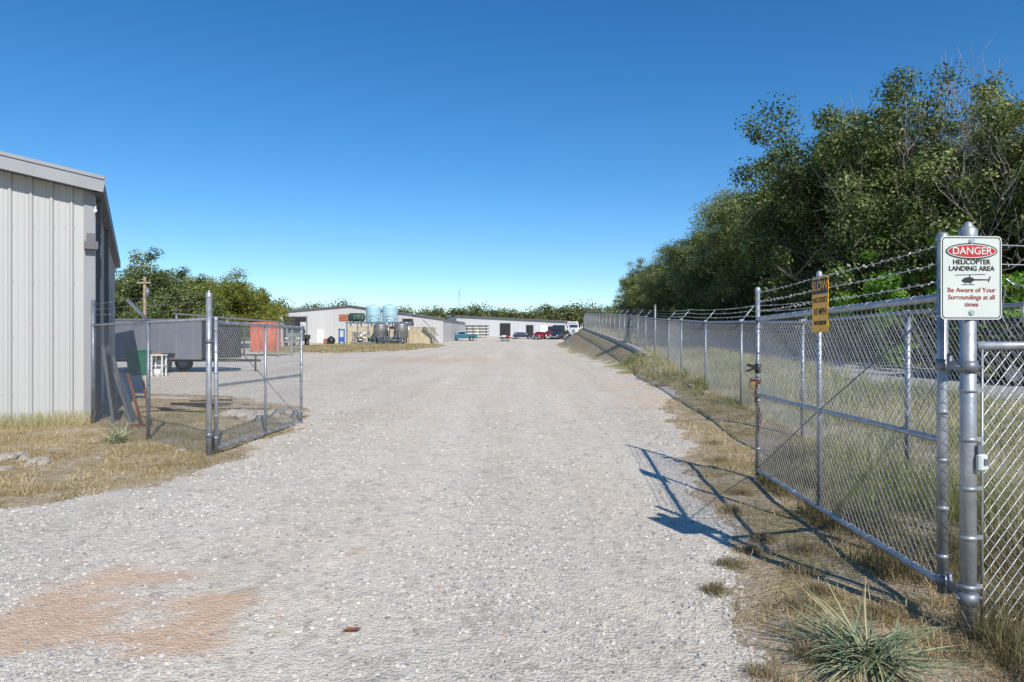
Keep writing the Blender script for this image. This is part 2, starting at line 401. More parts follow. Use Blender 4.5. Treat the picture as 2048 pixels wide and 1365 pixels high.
A1 = stones('g', 120000, (2.2, 15), .006, .025); A2 = stones('g', 20000, (12, 40), .010, .034, 26., 1.8)
add('gravel', np_mesh('gravel', np.vstack([A1[0], A2[0]]), np.vstack([A1[1], A2[1] + len(A1[0])]), [M['stone']], v=np.r_[A1[2], A2[2] * .8]))

# ------------------------------------------------------------------ grass
def blades(name, x, y, h, w, lean, mat, vmin=0, vmax=1, zoff=0):
    n = len(x); z = T(x, y) + zoff - .01
    a = rng.random(n) * 6.28; d = np.stack([np.cos(a), np.sin(a)], 1)
    b2 = rng.random(n) * 6.28; s = np.stack([np.cos(b2), np.sin(b2)], 1) * (w / 2)[:, None]
    L = (lean * rng.random(n) * h)[:, None]
    base = np.stack([x, y, z], 1)
    def pt(f, k, ws):
        c = base.copy(); c[:, :2] += d * L * f; c[:, 2] += h * k
        l = c.copy(); r_ = c.copy(); l[:, :2] -= s * ws; r_[:, :2] += s * ws; return l, r_
    rows = [pt(0, 0, 1), pt(.35, .6, .8), pt(1, np.clip(1 - lean * .25, .5, 1), .12)]
    P = np.stack([q for r_ in rows for q in r_], 1)
    f = np.array([(0, 1, 3, 2), (2, 3, 5, 4)])
    F = (f[None] + (np.arange(n) * 6)[:, None, None]).reshape(-1, 4)
    v = vmin + (vmax - vmin) * np.clip(.5 * rng.random(n) + 1.1 * (fbm(x, y, 1.1, 50) - .5) + .28, 0, 1)
    add(name, np_mesh(name, P.reshape(-1, 3), F, [M[mat]], v=np.repeat(v, 2)))
def scatter(n, xr, yr, fn, clump=.5, cs=.35):
    x = rng.uniform(*xr, n); y = yr[0] * (yr[1] / yr[0]) ** rng.random(n)
    d = np.clip(fn(x, y), 0, 1) * np.clip((fbm(x, y, cs, 60, 3) - clump) * 6 + .5, .03, 1)
    k = rng.random(n) < d; return x[k], y[k]
def leftg(x, y): return ((x < lfx(y) + .6) & (mask(x, y) < .1)) * 1.0
x, y = scatter(210000, (-12, -3.2), (5.2, 21), leftg, .48)
blades('grass', x, y, rng.uniform(.02, .085, len(x)) * (1 + (rng.random(len(x)) < .04) * 1.5), rng.uniform(.004, .009, len(x)), 1.6, 'drygrass', .0, 1)
t_ = rng.random(2600) * 3.2; nn_ = rng.random(2600) ** 2 * .5
x = -7.75 - t_ * .876 + nn_ * .48; y = 12.62 - t_ * .482 - nn_ * .876 - .03
blades('grass', x, y, rng.uniform(.08, .42, len(x)), rng.uniform(.003, .007, len(x)), 1.0, 'tallgrass', .3, 1)
def rightg(x, y): return ((mask(x, y) < .05) & (x > rdx(y) - .8) & (x < fenx(y) + .1)) * 1.0
x, y = scatter(200000, (.9, 7.4), (2.2, 38), rightg, .54)
blades('grass', x, y, rng.uniform(.02, .09, len(x)) * (1 + (rng.random(len(x)) < .05) * 1.6), rng.uniform(.003, .008, len(x)) * np.clip(y / 8, .8, 2), 1.7, 'drygrass', .08, 1)
def gl(y): return np.interp(y, [0, 3.75, 7.5, 9, 12], [2.1, 2.4, 2.75, 3.6, 4.5])
def tallg(x, y): return ((x > gl(y) + .15) & (x < fenx(y) + 4.8 + .3)) * np.clip((x - gl(y)) / .6, .25, 1)
x, y = scatter(200000, (2.4, 12), (3.0, 34), tallg, .45, 1.1)
blades('tall_grass', x, y, rng.uniform(.12, .55, len(x)) * np.clip((x - gl(y)) / 1.2, .35, 1) * (.5 + fbm(x, y, 1.3, 90)), rng.uniform(.004, .008, len(x)) * np.clip(y / 8, .8, 2.2), .8, 'tallgrass', .05, 1)
x, y = scatter(40000, (7, 26), (6, 100), lambda x, y: ((x > fenx(y) + 9.6) | (x < fenx(y) + 4.5)) & (x > fenx(y) + .3), .45, 1.5)
blades('tall_grass', x, y, rng.uniform(.15, .5, len(x)), rng.uniform(.02, .04, len(x)), .8, 'tallgrass', .1, .9)
def weedg(x, y): return (np.abs(x - gl(y) - .2) < .28) & (y < 9) | ((x > 2.35) & (y < 5))
x, y = scatter(80000, (2.0, 4.6), (2.6, 9), weedg, .42, .5)
blades('weeds', x, y, rng.uniform(.04, .40, len(x)) * (.4 + .8 * fbm(x, y, .6, 95)), rng.uniform(.003, .006, len(x)), 1.1, 'weeds')
def tufts(cs, n, hmax):
    X = []; Y = []; Hh = []
    for cx, cy, r_ in cs:
        a = rng.random(n) * 6.28; q = rng.random(n) ** .8 * r_; X.append(cx + q * np.cos(a)); Y.append(cy + q * np.sin(a)); Hh.append(rng.uniform(.03, hmax, n) * (1.1 - q / r_ * .6))
    return np.concatenate(X), np.concatenate(Y), np.concatenate(Hh)
x, y, h = tufts([(1.25, 4.2, .10), (1.15, 3.15, .11), (1.5, 4.7, .12), (1.85, 4.1, .12), (2.05, 3.75, .12), (2.2, 3.3, .15), (1.95, 5.3, .12), (2.1, 2.9, .2), (1.6, 2.8, .2), (2.0, 6.2, .12), (2.3, 6.9, .14), (2.35, 2.8, .22), (1.45, 3.3, .1), (1.05, 2.75, .12), (1.75, 5.0, .08), (2.6, 8.6, .2), (3.0, 10.2, .2), (1.9, 4.5, .2), (1.65, 3.9, .12), (2.15, 5.0, .15)], 420, .13)
blades('dry_grass_tufts', x, y, h, rng.uniform(.002, .005, len(x)), 1.7, 'weeds', .45, 1.)
x, y = scatter(50000, (-27, -8), (52, 101), lambda x, y: (mask(x, y) < 0) & (x < -7) & (x > -30), .3, 3)
blades('grass', x, y, rng.uniform(.05, .22, len(x)), rng.uniform(.03, .07, len(x)), 1.4, 'drygrass', .3, 1)

def yucca(name, cx, cy, n, L, w, lo=5, hi=60):
    rg = np.random.default_rng(int(abs(cx) * 100)); V = []; F = []; v = []
    z0 = t1(cx, cy)
    for i in range(n):
        a = rg.random() * 6.28; el = math.radians(lo + (hi - lo) * rg.random() ** 1.3); l = L * rg.uniform(.5, 1.15)
        dx, dy = math.cos(a), math.sin(a); droop = rg.uniform(.05, .5); cv = rg.normal(0, .15)
        ox, oy = rg.normal(0, .05, 2)
        col = rg.random() * .8 if rg.random() < .65 else rg.uniform(.85, 1.0)
        b0 = len(V); K = 5
        for k in range(K + 1):
            t = k / K; r_ = l * t * math.cos(el); z = l * t * math.sin(el) - droop * l * t * t * .8
            ww = w * (1 - t ** 1.6) * (.6 + t * .8) / 2 + .0006
            px, py = cx + ox + dx * r_ - dy * cv * l * t * t, cy + oy + dy * r_ + dx * cv * l * t * t
            pz = max(z0 + .02 + z, t1(px, py) + .008)
            V += [(px - dy * ww, py + dx * ww, pz + ww * .5), (px, py, pz - ww * .2), (px + dy * ww, py - dx * ww, pz + ww * .5)]
        for k in range(K):
            q = b0 + k * 3
            F += [(q, q + 1, q + 4, q + 3), (q + 1, q + 2, q + 5, q + 4)]; v += [col, col]
    add(name, np_mesh(name, V, F, [M['yucca']], v=v))
yucca('yucca_plant', 1.68, 3.22, 230, .48, .010, 3, 50)
yucca('yucca_plant', -5.95, 10.3, 120, .40, .015, 5, 75)

# ------------------------------------------------------------------ trees
def frusta(segs, n=6):
    V = []; F = []
    for p0, p1, r0, r1 in segs:
        p0 = np.array(p0); p1 = np.array(p1); d = p1 - p0; L = np.linalg.norm(d)
        if L < 1e-6: continue
        d = d / L; a = np.cross(d, [0, 0, 1.0] if abs(d[2]) < .9 else [1.0, 0, 0]); a /= np.linalg.norm(a); b_ = np.cross(d, a)
        t = np.arange(n) * 2 * math.pi / n; ring = np.cos(t)[:, None] * a + np.sin(t)[:, None] * b_
        o = len(V) * 2 * n
        V.append(np.vstack([p0 + ring * r0, p1 + ring * r1]))
        i = np.arange(n); j = (i + 1) % n; F.append(np.stack([i, j, j + n, i + n], 1) + o)
    return np.vstack(V), np.vstack(F)
def skeleton(rg, H, trunk, levels, upb=.25, r0=None):
    segs = []; tips = []
    r0 = r0 or H * .022
    def grow(p, d, L, r_, lev):
        K = 3; q = p
        for k in range(K):
            d = d + rg.normal(0, .17, 3); d[2] += .05; d = d / np.linalg.norm(d)
            q2 = q + d * L / K; rr = r_ * (1 - .35 * (k + 1) / K); segs.append((q, q2, r_ * (1 - .35 * k / K), rr)); q = q2
            if (lev >= 1 and k < K - 1 and lev < levels) or (lev == 0 and k >= 1):
                for _ in range(2 if lev == 0 else 1):
                    dd = d * (.3 if lev == 0 else 1) + rg.normal(0, .8, 3); dd[2] = abs(dd[2]) * .5 if lev == 0 else dd[2] + .1; dd /= np.linalg.norm(dd)
                    grow(q, dd, L * (.9 if lev == 0 else .55), rr * .5, lev + 1)
            if lev >= 2: tips.append(q)
        if lev < levels:
            m = 5 if lev == 0 else 3
            a0 = rg.random() * 6.28
            for i in range(m):
                a = a0 + i * 6.28 / m + rg.normal(0, .3); sp = rg.uniform(.5, 1.1)
                dd = d * .7 + np.array([math.cos(a), math.sin(a), 0]) * sp + np.array([0, 0, upb]); dd /= np.linalg.norm(dd)
                grow(q, dd, L * rg.uniform(.62, .85), rr * .62, lev + 1)
    grow(np.array([0, 0, -.2]), np.array([0, 0, 1.0]), trunk * H, r0, 0)
    return segs, tips
def leaves(rg, C, R, n_per, size, flat=.75):
    n = len(C) * n_per
    c = np.repeat(C, n_per, 0); R = np.repeat(R, n_per)
    d = rg.normal(0, 1, (n, 3)); d /= np.linalg.norm(d, axis=1)[:, None]
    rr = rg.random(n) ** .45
    p = c + d * (R * rr)[:, None] * np.array([1, 1, flat])
    nrm = d * 1.0 + rg.normal(0, .45, (n, 3)) + np.array([0, 0, .4]); nrm /= np.linalg.norm(nrm, axis=1)[:, None]
    u = np.cross(nrm, rg.normal(0, 1, (n, 3))); u /= np.linalg.norm(u, axis=1)[:, None]; w = np.cross(nrm, u)
    s = size * rg.uniform(.6, 1.3, n)[:, None]
    V = np.stack([p - u * s * .6, p - w * s * .36 + u * s * .05, p + u * s * .6, p + w * s * .36 + u * s * .05], 1).reshape(-1, 3)
    F = np.arange(n * 4).reshape(-1, 4)
    clump = np.repeat(rg.uniform(-.22, .22, len(C)), n_per)
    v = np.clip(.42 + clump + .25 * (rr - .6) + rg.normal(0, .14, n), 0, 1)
    return V, F, v
def tree_mesh(name, seed, H, trunk=.2, levels=3, n_per=150, size=.13, leaf='leafoak', low=.2, rc=.085, flat=.75, tmax=340, rmax=None):
    rg = np.random.default_rng(seed)
    segs, tips = skeleton(rg, H, trunk, levels)
    tips = np.array(tips)
    top = tips[:, 2].max(); k = (H * .95) / top
    segs = [(a * k, b_ * k, r0, r1) for a, b_, r0, r1 in segs]; tips = tips * k
    tips = tips[tips[:, 2] > low * H]
    if rmax:
        hr = np.hypot(tips[:, 0], tips[:, 1]); kk = hr < rmax * H; tips = tips[kk]
        segs = [s for s in segs if math.hypot(s[1][0], s[1][1]) < rmax * H]
    if len(tips) > tmax: tips = tips[rg.permutation(len(tips))[:tmax]]
    tips = tips + rg.normal(0, .02 * H, tips.shape)
    R = H * rc * rg.uniform(.5, 1.2, len(tips))
    V1, F1 = frusta(segs, 5)
    V2, F2, v = leaves(rg, tips, R, n_per, size, flat)
    V = np.vstack([V1, V2]); F = np.vstack([F1, F2 + len(V1)])
    mi = np.r_[np.zeros(len(F1)), np.ones(len(F2))]
    return np_mesh(name, V, F, [M['bark'], M[leaf]], v=np.r_[np.zeros(len(F1)), v], mi=mi)
H0 = 12.
oaks = [tree_mesh('oak_tree_mesh_%d' % i, 11 + i, H0, .17, 3, 250, .12, low=.1, rc=.075, tmax=360, rmax=.5) for i in range(4)]
rt = random.Random(5)
front = [(21, 24.5, 11.4), (18.9, 28.5, 12.2), (17.8, 32.5, 12.2), (17.6, 37.5, 12.3), (17.2, 43, 11.9), (17.2, 49, 11.2), (17.2, 56, 11.0), (17.4, 64, 9.8), (17.8, 73, 9.6), (18.6, 83, 10.0), (19.6, 94, 10.3), (20.5, 106, 10.6), (21.5, 119, 9.0), (22.5, 133, 7.6), (23.5, 148, 6.4), (26, 24, 11.5), (24, 20, 9)]
back = [(25, 30, 12.8), (24, 37, 12.2), (24, 45, 12.5), (24, 54, 12.3), (24, 64, 11.5), (25, 76, 11.6), (27, 90, 12.0), (29, 105, 12.0), (30, 122, 10), (32, 28, 14), (31, 40, 13), (32, 55, 13), (33, 72, 13), (34, 95, 13), (38, 33, 14)]
for i, (x, y, h) in enumerate(front + back):
    s = h / H0 * rt.uniform(.95, 1.05)
    add('oak_tree', oaks[i % 4], (x, y, t1(x, y)), rt.uniform(0, 6.28), (s * rt.uniform(.95, 1.15), s * rt.uniform(.95, 1.15), s))
lt = tree_mesh('left_oak_mesh', 40, 9., .15, 3, 150, .17, low=.08, rc=.11)
ly_ = tree_mesh('left_yellow_mesh', 41, 8., .12, 3, 150, .17, leaf='leafyel', low=.06, rc=.12)
for x, y, s in [(-33.5, 58, 1.02), (-39, 61, 1.05), (-30.5, 62, .80), (-46, 66, 1.1), (-36, 70, .95)]:
    add('oak_tree', lt, (x, y, t1(x, y)), rt.uniform(0, 6), s)
for x, y, s in [(-34, 74, .98), (-30.2, 70, 1.0), (-38, 77, 1.0), (-32.5, 80, 1.0)]:
    add('elm_tree', ly_, (x, y, t1(x, y)), rt.uniform(0, 6), s)
add('elm_tree', ly_, (-34, 92, t1(-34, 92)), 1., .8)
def bush_mass(name, pts, leaf, size, n_per, seed):
    rg = np.random.default_rng(seed); C = []; R = []
    for x, y, h, r_ in pts:
        z0 = t1(x, y)
        for k in range(int(16 * r_)):
            a = rg.random() * 6.28; q = r_ * math.sqrt(rg.random()); zz = rg.random() ** .8 * h * (1 - .4 * q / r_)
            C.append((x + q * math.cos(a), y + q * math.sin(a), z0 + zz)); R.append(rg.uniform(.25, .6) * (r_ / 2) ** .5)
    V, F, v = leaves(rg, np.array(C), np.array(R), n_per, size)
    add(name, np_mesh(name, V, F, [M[leaf]], v=v))
pts = [(rt.uniform(15.8, 19.5) + (y_ > 85) * 2, y_, rt.uniform(2.0, 5.0), rt.uniform(1.3, 2.3)) for y_ in np.arange(17, 140, 2.1)]
pts += [(rt.uniform(21, 25), y_, rt.uniform(3.5, 6.5), rt.uniform(2, 3)) for y_ in np.arange(18, 140, 3.0)]
bush_mass('undergrowth', pts, 'leafoak', .14, 85, 1)
bush_mass('bright_shrub', [(15.2, 24.5, 5.2, 2.2), (14.8, 27.5, 5.6, 1.9), (15.9, 22.0, 4.2, 1.5), (15.0, 31, 4.8, 1.5)], 'leafbright', .12, 190, 2)
bush_mass('bright_shrub', [(16.4, 44, 4.4, 1.6), (16, 58, 4.2, 1.6)], 'leafbright', .13, 130, 3)
def dead(name, seed, H, loc, rz, sx):
    rg = np.random.default_rng(seed)
    segs, tips = skeleton(rg, H, .3, 4, .35, H * .016)
    top = max(s[1][2] for s in segs); k = H / top
    V, F = frusta([(a * k, b_ * k, max(r0, .015), max(r1, .011)) for a, b_, r0, r1 in segs], 4)
    add(name, np_mesh(name, V, F, [M['deadbark']]), loc, rz, (sx, sx, 1))
dead('dead_tree', 3, 13.3, (16.9, 28.6, t1(16.9, 28.6)), 1.0, .62)
rg = np.random.default_rng(77); C = []; R = []
def dist_tree(x, y, h, r_):
    z0 = t1(x, y)
    for k in range(26):
        d = rg.normal(0, 1, 3); d /= np.linalg.norm(d); q = rg.random() ** .4
        C.append((x + d[0] * r_ * q, y + d[1] * r_ * q, z0 + h * .52 + d[2] * h * .42 * q)); R.append(rg.uniform(.18, .34) * h)
for i in range(95):
    x = -150 + i * 2.2 + rg.normal(0, .8); dist_tree(x, 178 + rg.uniform(0, 16), rg.uniform(5.5, 8.6) + (1.6 if -75 < x < -42 else 0), rg.uniform(2.6, 4))
for i in range(60):
    x = -210 + i * 4.6 + rg.normal(0, 1.2); dist_tree(x, 205 + rg.uniform(0, 20), rg.uniform(8, 10.5), rg.uniform(4, 5.5))
for i in range(14):
    dist_tree(-75 + i * 2.6, 118 + rg.uniform(0, 12), rg.uniform(6, 8), rg.uniform(2.5, 3.6))
V, F, v = leaves(rg, np.array(C), np.array(R), 42, .5)
add('distant_tree_line', np_mesh('distant_tree_line', V, F, [M['leaffar']], v=np.clip(v, 0, 1)))

# ------------------------------------------------------------------ chain link
def prism_wires(segs, r_):
    A = np.array([s[0] for s in segs], float); B = np.array([s[1] for s in segs], float); n = len(A)
    d = B - A; d /= np.linalg.norm(d, axis=1)[:, None]
    ref = np.where(np.abs(d[:, 2:3]) < .9, [[0, 0, 1.]], [[1., 0, 0]])
    a = np.cross(d, ref); a /= np.linalg.norm(a, axis=1)[:, None]; b_ = np.cross(d, a)
    t = np.arange(4) * math.pi / 2 + .3
    ring = np.cos(t)[None, :, None] * a[:, None] + np.sin(t)[None, :, None] * b_[:, None]
    V = np.concatenate([A[:, None] + ring * r_, B[:, None] + ring * r_], 1).reshape(-1, 3)
    i = np.arange(4); j = (i + 1) % 4; f = np.stack([i, j, j + 4, i + 4], 1)
    return V, (f[None] + (np.arange(n) * 8)[:, None, None]).reshape(-1, 4)
def link_segs(p0, p1, z00, z01, h0, h1, pitch=.075):
    L = math.hypot(p1[0] - p0[0], p1[1] - p0[1]); Hh = ((h0 - z00) + (h1 - z01)) / 2
    segs = []
    def P(u, w, o):
        t = u / L; zb = z00 + (z01 - z00) * t; zt = h0 + (h1 - h0) * t
        nx_, ny_ = -(p1[1] - p0[1]) / L * o, (p1[0] - p0[0]) / L * o
        return (p0[0] + (p1[0] - p0[0]) * t + nx_, p0[1] + (p1[1] - p0[1]) * t + ny_, zb + (zt - zb) * w / Hh)
    k = -Hh
    while k < L:
        u0, w0, u1, w1 = k, 0., k + Hh, Hh
        if u0 < 0: w0 = -u0; u0 = 0
        if u1 > L: w1 = Hh - (u1 - L); u1 = L
        if u1 > u0:
            segs.append((P(u0, w0, .0015), P(u1, w1, .0015)))
            segs.append((P(L - u0, w0, -.0015), P(L - u1, w1, -.0015)))
        k += pitch
    return segs
def np_child(name, V, F, mat, parent):
    o = add(name, np_mesh(name, V, F, [M[mat]]), parent=parent); return o
def barb_strand(p0, p1, barbs=True, sag=.01, n=8):
    p0 = Vector(p0); p1 = Vector(p1); S = []; pts = []
    for i in range(n + 1):
        t = i / n; p = p0.lerp(p1, t); p.z -= sag * 4 * t * (1 - t); pts.append(p)
    for a, b_ in zip(pts, pts[1:]): S.append((tuple(a), tuple(b_)))
    if barbs:
        L = (p1 - p0).length; k = int(L / .125)
        for i in range(1, k):
            p = p0.lerp(p1, i / k); t = i / k; p.z -= sag * 4 * t * (1 - t)
            for _ in range(2):
                d = Vector((rt.uniform(-1, 1), rt.uniform(-1, 1), rt.uniform(-1, 1))).normalized() * .017
                S.append((tuple(p - d), tuple(p + d)))
    return S
def gate(name, A, B, zb, zt, tops, arms=True):
    o = Obj(name); f = o.part('frame', 'galv')
    (ax, ay), (bx, by) = A, B; mx, my = (ax + bx) / 2, (ay + by) / 2
    z0a, z0b = zb; z0m = (z0a + z0b) / 2
    for (x, y, z0, tp, r_) in ((ax, ay, z0a - .05, tops[0], .027), (mx, my, z0m, tops[1], .021), (bx, by, z0b - .05, tops[2], .025)):
        f.cyl((x, y, z0), (x, y, tp), r_, n=14)
        f.lathe((x, y, tp), [(r_ * 1.12, -.03), (r_ * 1.12, 0), (r_ * .8, .014), (0.001, .02)], 12)
    for za, zb_, r_ in ((zt, zt, .023), ((zt + z0a) / 2, (zt + z0b) / 2, .019), (z0a, z0b, .023)):
        f.cyl((ax, ay, za), (bx, by, zb_), r_, n=12, caps=False)
    tr = o.part('truss_rods', 'galvd')
    for (s, e) in (((bx, by, z0b + .02), (mx, my, (zt + z0m) / 2)), ((mx, my, (zt + z0m) / 2), (ax, ay, zt - .03))):
        tr.cyl(s, e, .005, n=6)
    bnd = o.part('tension_bands', 'galv')
    for k in range(6):
        z = z0a + .15 + k * (zt - z0a - .25) / 5
        for x, y in (A, B): bnd.cyl((x, y, z - .012), (x, y, z + .012), .031, n=12)
    ties = o.part('wire_ties', 'wire')
    L = math.hypot(bx - ax, by - ay); n = int(L / .3)
    for k in range(1, n):
        t = k / n
        for za, zb_, r_ in ((zt, zt, .026), (z0a, z0b, .026)):
            x_, y_, z_ = ax + (bx - ax) * t, ay + (by - ay) * t, za + (zb_ - za) * t
            dx, dy = (bx - ax) / L * .008, (by - ay) / L * .008
            ties.cyl((x_ - dx, y_ - dy, z_), (x_ + dx, y_ + dy, z_), r_, n=10)
    e = o.done()
    V, F = prism_wires(link_segs(A, B, z0a, z0b, zt + .03, zt + .03), .0021)
    np_child('chain_link_mesh', V, F, 'wire', e)
    if arms:
        S = []
        for q in (.09, .19, .29):
            if zt + q < tops[0] + .01:
                S += barb_strand((ax, ay, zt + q), (mx, my, zt + q)) + barb_strand((mx, my, zt + q), (bx, by, zt + q))
        V, F = prism_wires(S, .0028); np_child('barbed_wire', V, F, 'wire', e)
    return e
GA = (2.365, 3.75); GB = (2.70, 7.5)
gate('chain_link_gate', GA, GB, (.22, .13), 1.79, (2.13, 2.11, 2.125))
LA = (-3.99, 9.2); LB = (-3.92, 12.7)
gate('chain_link_gate', LA, LB, (.10, .04), 1.80, (1.86, 1.80, 1.84), arms=False)

o = Obj('gate_post', (2.325, 3.48, 0))
p = o.part('pipe', 'galv'); p.cyl((0, 0, -.1), (0, 0, 2.11), .037, n=24)
p.lathe((0, 0, 2.11), [(.042, -.035), (.042, 0), (.036, .012), (.02, .03), (.018, .042), (.001, .05)], 20)
h_ = o.part('hinges', 'galvd')
for z in (1.42, .24):
    h_.cyl((0, 0, z - .03), (0, 0, z + .03), .045, n=20)
    h_.box((.02, .1, z), (.02, .2, .045), -.15); h_.cyl((.035, .2, z - .05), (.035, .2, z + .06), .013, n=10)
    h_.cyl((.04, .27, z - .03), (.04, .27, z + .03), .034, n=14); h_.cyl((-.07, .0, z), (.07, 0, z), .008, n=6)
bb = o.part('fence_bands', 'galv')
for z in (1.3, 1.05, .8, .55, .3): bb.cyl((0, 0, z - .011), (0, 0, z + .011), .041, n=18); bb.box((.05, 0, z), (.05, .004, .022))
lk = o.part('lock_box', 'signw'); lk.bbox((.035, -.052, .94), (.055, .03, .085), .008, .2)
lk2 = o.part('lock_shackle', 'galvd'); lk2.box((.03, -.045, 1.0), (.03, .02, .05)); lk2.box((.045, -.07, .945), (.02, .006, .03), .2)
o.done()
o = Obj('gate_post', (-4.03, 9.08, 0))
p = o.part('pipe', 'galv'); p.cyl((0, 0, -.1), (0, 0, 2.17), .038, n=20)
p.lathe((0, 0, 2.17), [(.042, -.04), (.042, 0), (.03, .02), (.015, .04), (.014, .055), (.001, .06)], 16)
h_ = o.part('hinges', 'galvd')
for z in (1.55, .3): h_.cyl((0, 0, z - .03), (0, 0, z + .03), .046, n=16); h_.box((.02, .07, z), (.03, .12, .03))
o.done()
o = Obj('padlock', (2.70, 7.5, 0)); b_ = o.part('body', 'brass'); b_.bbox((-.075, -.05, 1.07), (.06, .035, .08), .008)
s_ = o.part('shackle', 'galvd')
for k in range(8):
    a0 = math.pi * k / 8; a1 = math.pi * (k + 1) / 8
    s_.cyl((-.075 + .022 * math.cos(a0), -.05, 1.12 + .035 * math.sin(a0)), (-.075 + .022 * math.cos(a1), -.05, 1.12 + .035 * math.sin(a1)), .006, n=6)
o.done()
o = Obj('gate_latch', (2.70, 7.5, 0)); p = o.part('fork', 'black')
p.box((-.06, -.03, 1.27), (.14, .03, .03), 0, 0, .3); p.box((-.09, -.03, 1.235), (.09, .025, .02), 0, 0, -.35); p.cyl((0, 0, 1.2), (0, 0, 1.3), .034, n=12)
o.done()
o = Obj('rusty_chain'); p = o.part('links', 'rust')
def ring(p, c, R_, r_, ax):
    K = 8
    for k in range(K):
        a0 = 6.283 * k / K; a1 = 6.283 * (k + 1) / K
        def q(a):
            return Vector(c) + Vector((R_ * .6 * math.cos(a), 0, R_ * math.sin(a))) if ax == 0 else Vector(c) + Vector((0, R_ * .6 * math.cos(a), R_ * math.sin(a)))
        p.cyl(q(a0), q(a1), r_, n=5, caps=False)
for k in range(17): ring(p, (2.68 - .03 * math.sin(k * .4), 7.46 - .02, 1.10 - k * .033), .022, .005, k % 2)
for k in range(8): ring(p, (2.68 - .05 * math.cos(k * .8), 7.5 - .05 * math.sin(k * .8), 1.11), .02, .005, k % 2)
o.done()

fy = [3.9, 7.4, 10.9, 15.0, 19.2, 22.8, 26.6, 31.0]
yy = 34.3
while yy < 88: fy.append(yy); yy += 3.3
e = add('chain_link_fence', None)
o = Obj('posts'); pp = o.part('posts', 'galv'); segs = []; rails = Part(M['galv']); bw = []
prev = None
for i, y in enumerate(fy):
    x = float(fenx(y)); z = t1(x, y); tall = abs(y - 31.0) < .1
    pp.cyl((x, y, z - .1), (x, y, z + (2.45 if tall else 1.86)), .045 if tall else .03, n=10)
    if not tall and y > 9:
        pp.cyl((x, y, z + 1.84), (x + .30, y + .05, z + 2.18), .018, .014, n=6); pp.box((x, y, z + 1.85), (.08, .08, .06))
    if prev:
        x0, y0, z0 = prev
        segs += link_segs((x0, y0), (x, y), z0 + .03, z + .03, z0 + 1.83, z + 1.83, .075 if y < 30 else (.11 if y < 50 else .15))
        rails.cyl((x0, y0, z0 + 1.83), (x, y, z + 1.83), .021, n=8, caps=False)
        if y0 > 9:
            for k in (.33, .66, 1.0): bw += barb_strand((x0 + .30 * k, y0, z0 + 1.84 + .34 * k), (x + .30 * k, y, z + 1.84 + .34 * k), y < 30, .02)
    prev = (x, y, z)
add('fence_posts', o.mesh('fence_posts', pp), parent=e); add('top_rail', o.mesh('top_rail', rails), parent=e)
V, F = prism_wires(segs, .0024); np_child('chain_link_mesh', V, F, 'wire', e)
V, F = prism_wires(bw, .0035); np_child('barbed_wire', V, F, 'wire', e)
e = add('chain_link_fence', None); o = Obj('x'); r_ = Part(M['galv'])
r_.cyl((2.37, 3.5, 1.525), (3.9, 3.9, 1.525), .024, n=12); r_.cyl((2.41, 3.5, .05), (2.41, 3.5, 1.55), .007, n=6)
r_.cyl((3.1, 3.69, 0), (3.1, 3.69, 1.56), .03, n=10)
add('rails', o.mesh('rails', r_), parent=e)
V, F = prism_wires(link_segs((2.41, 3.51), (3.9, 3.91), .04, .04, 1.52, 1.52), .0021); np_child('chain_link_mesh', V, F, 'wire', e)
S = []; pr = None
for k in range(240):
    t = k / 240; a = t * 60; pcur = (2.48 + t * 1.4, 3.54 + t * .38 + .12 * math.sin(a), 1.72 + .14 * math.cos(a * 1.03) + .02 * math.sin(k))
    if pr: S.append((pr, pcur))
    pr = pcur
    if k % 2 == 0:
        d = [rt.uniform(-.02, .02) for _ in range(3)]; S.append((tuple(pcur[i] - d[i] for i in range(3)), tuple(pcur[i] + d[i] for i in range(3))))
for z in (1.95, 2.05): S += barb_strand((2.33, 3.5, z), (3.9, 3.9, z + .03))
V, F = prism_wires(S, .0026); np_child('coiled_barbed_wire', V, F, 'wire', e)
e = add('chain_link_fence', None); o = Obj('x'); pp = Part(M['galvd']); rl = Part(M['galv'])
A_ = (-7.62, 12.42); Mi = (-5.63, 10.57); B_ = (-4.07, 9.12)
za, zm, zb2 = t1(*A_), t1(*Mi), t1(*B_)
pp.cyl((A_[0], A_[1], za - .1), (A_[0], A_[1], 2.30), .035, n=12); pp.cyl((Mi[0], Mi[1], zm - .1), (Mi[0], Mi[1], 1.86), .028, n=12)
pp.cyl((Mi[0], Mi[1], 1.86), (Mi[0] - .34, Mi[1] + .02, 2.2), .018, n=6); pp.box((Mi[0] - .17, Mi[1], 2.03), (.46, .012, .05), 0, 0, .79)
rl.cyl((A_[0], A_[1], 1.84), (B_[0], B_[1], 1.84), .02, n=10)
add('fence_posts', o.mesh('fence_posts', pp), parent=e); add('top_rail', o.mesh('top_rail', rl), parent=e)
V, F = prism_wires(link_segs(A_, B_, .06, .03, 1.86, 1.86), .0019); np_child('chain_link_mesh', V, F, 'galvd', e)
S = []
for k in (.4, .7, 1.):
    mpt = (Mi[0] - .34 * k, Mi[1], 1.86 + .34 * k)
    S += barb_strand((A_[0], A_[1], 1.9 + .32 * k), mpt) + barb_strand(mpt, (B_[0], B_[1], 1.87 + .3 * k))
V, F = prism_wires(S, .0018); np_child('barbed_wire', V, F, 'galvd', e)
V = []; cy = np.linspace(30, 88, 60)
for y in cy:
    x = float(fenx(y)) - .22; z = t1(x, y) + .0
    w = .14; j = .02 * math.sin(y * 3)
    V += [(x - w, y, z - .5), (x - w + .02, y, z + .18 + j), (x + w, y, z + .2 + j), (x + w, y, z - .3)]
F = []
for k in range(len(cy) - 1):
    for q in range(3): F.append((k * 4 + q, k * 4 + q + 1, k * 4 + q + 5, k * 4 + q + 4))
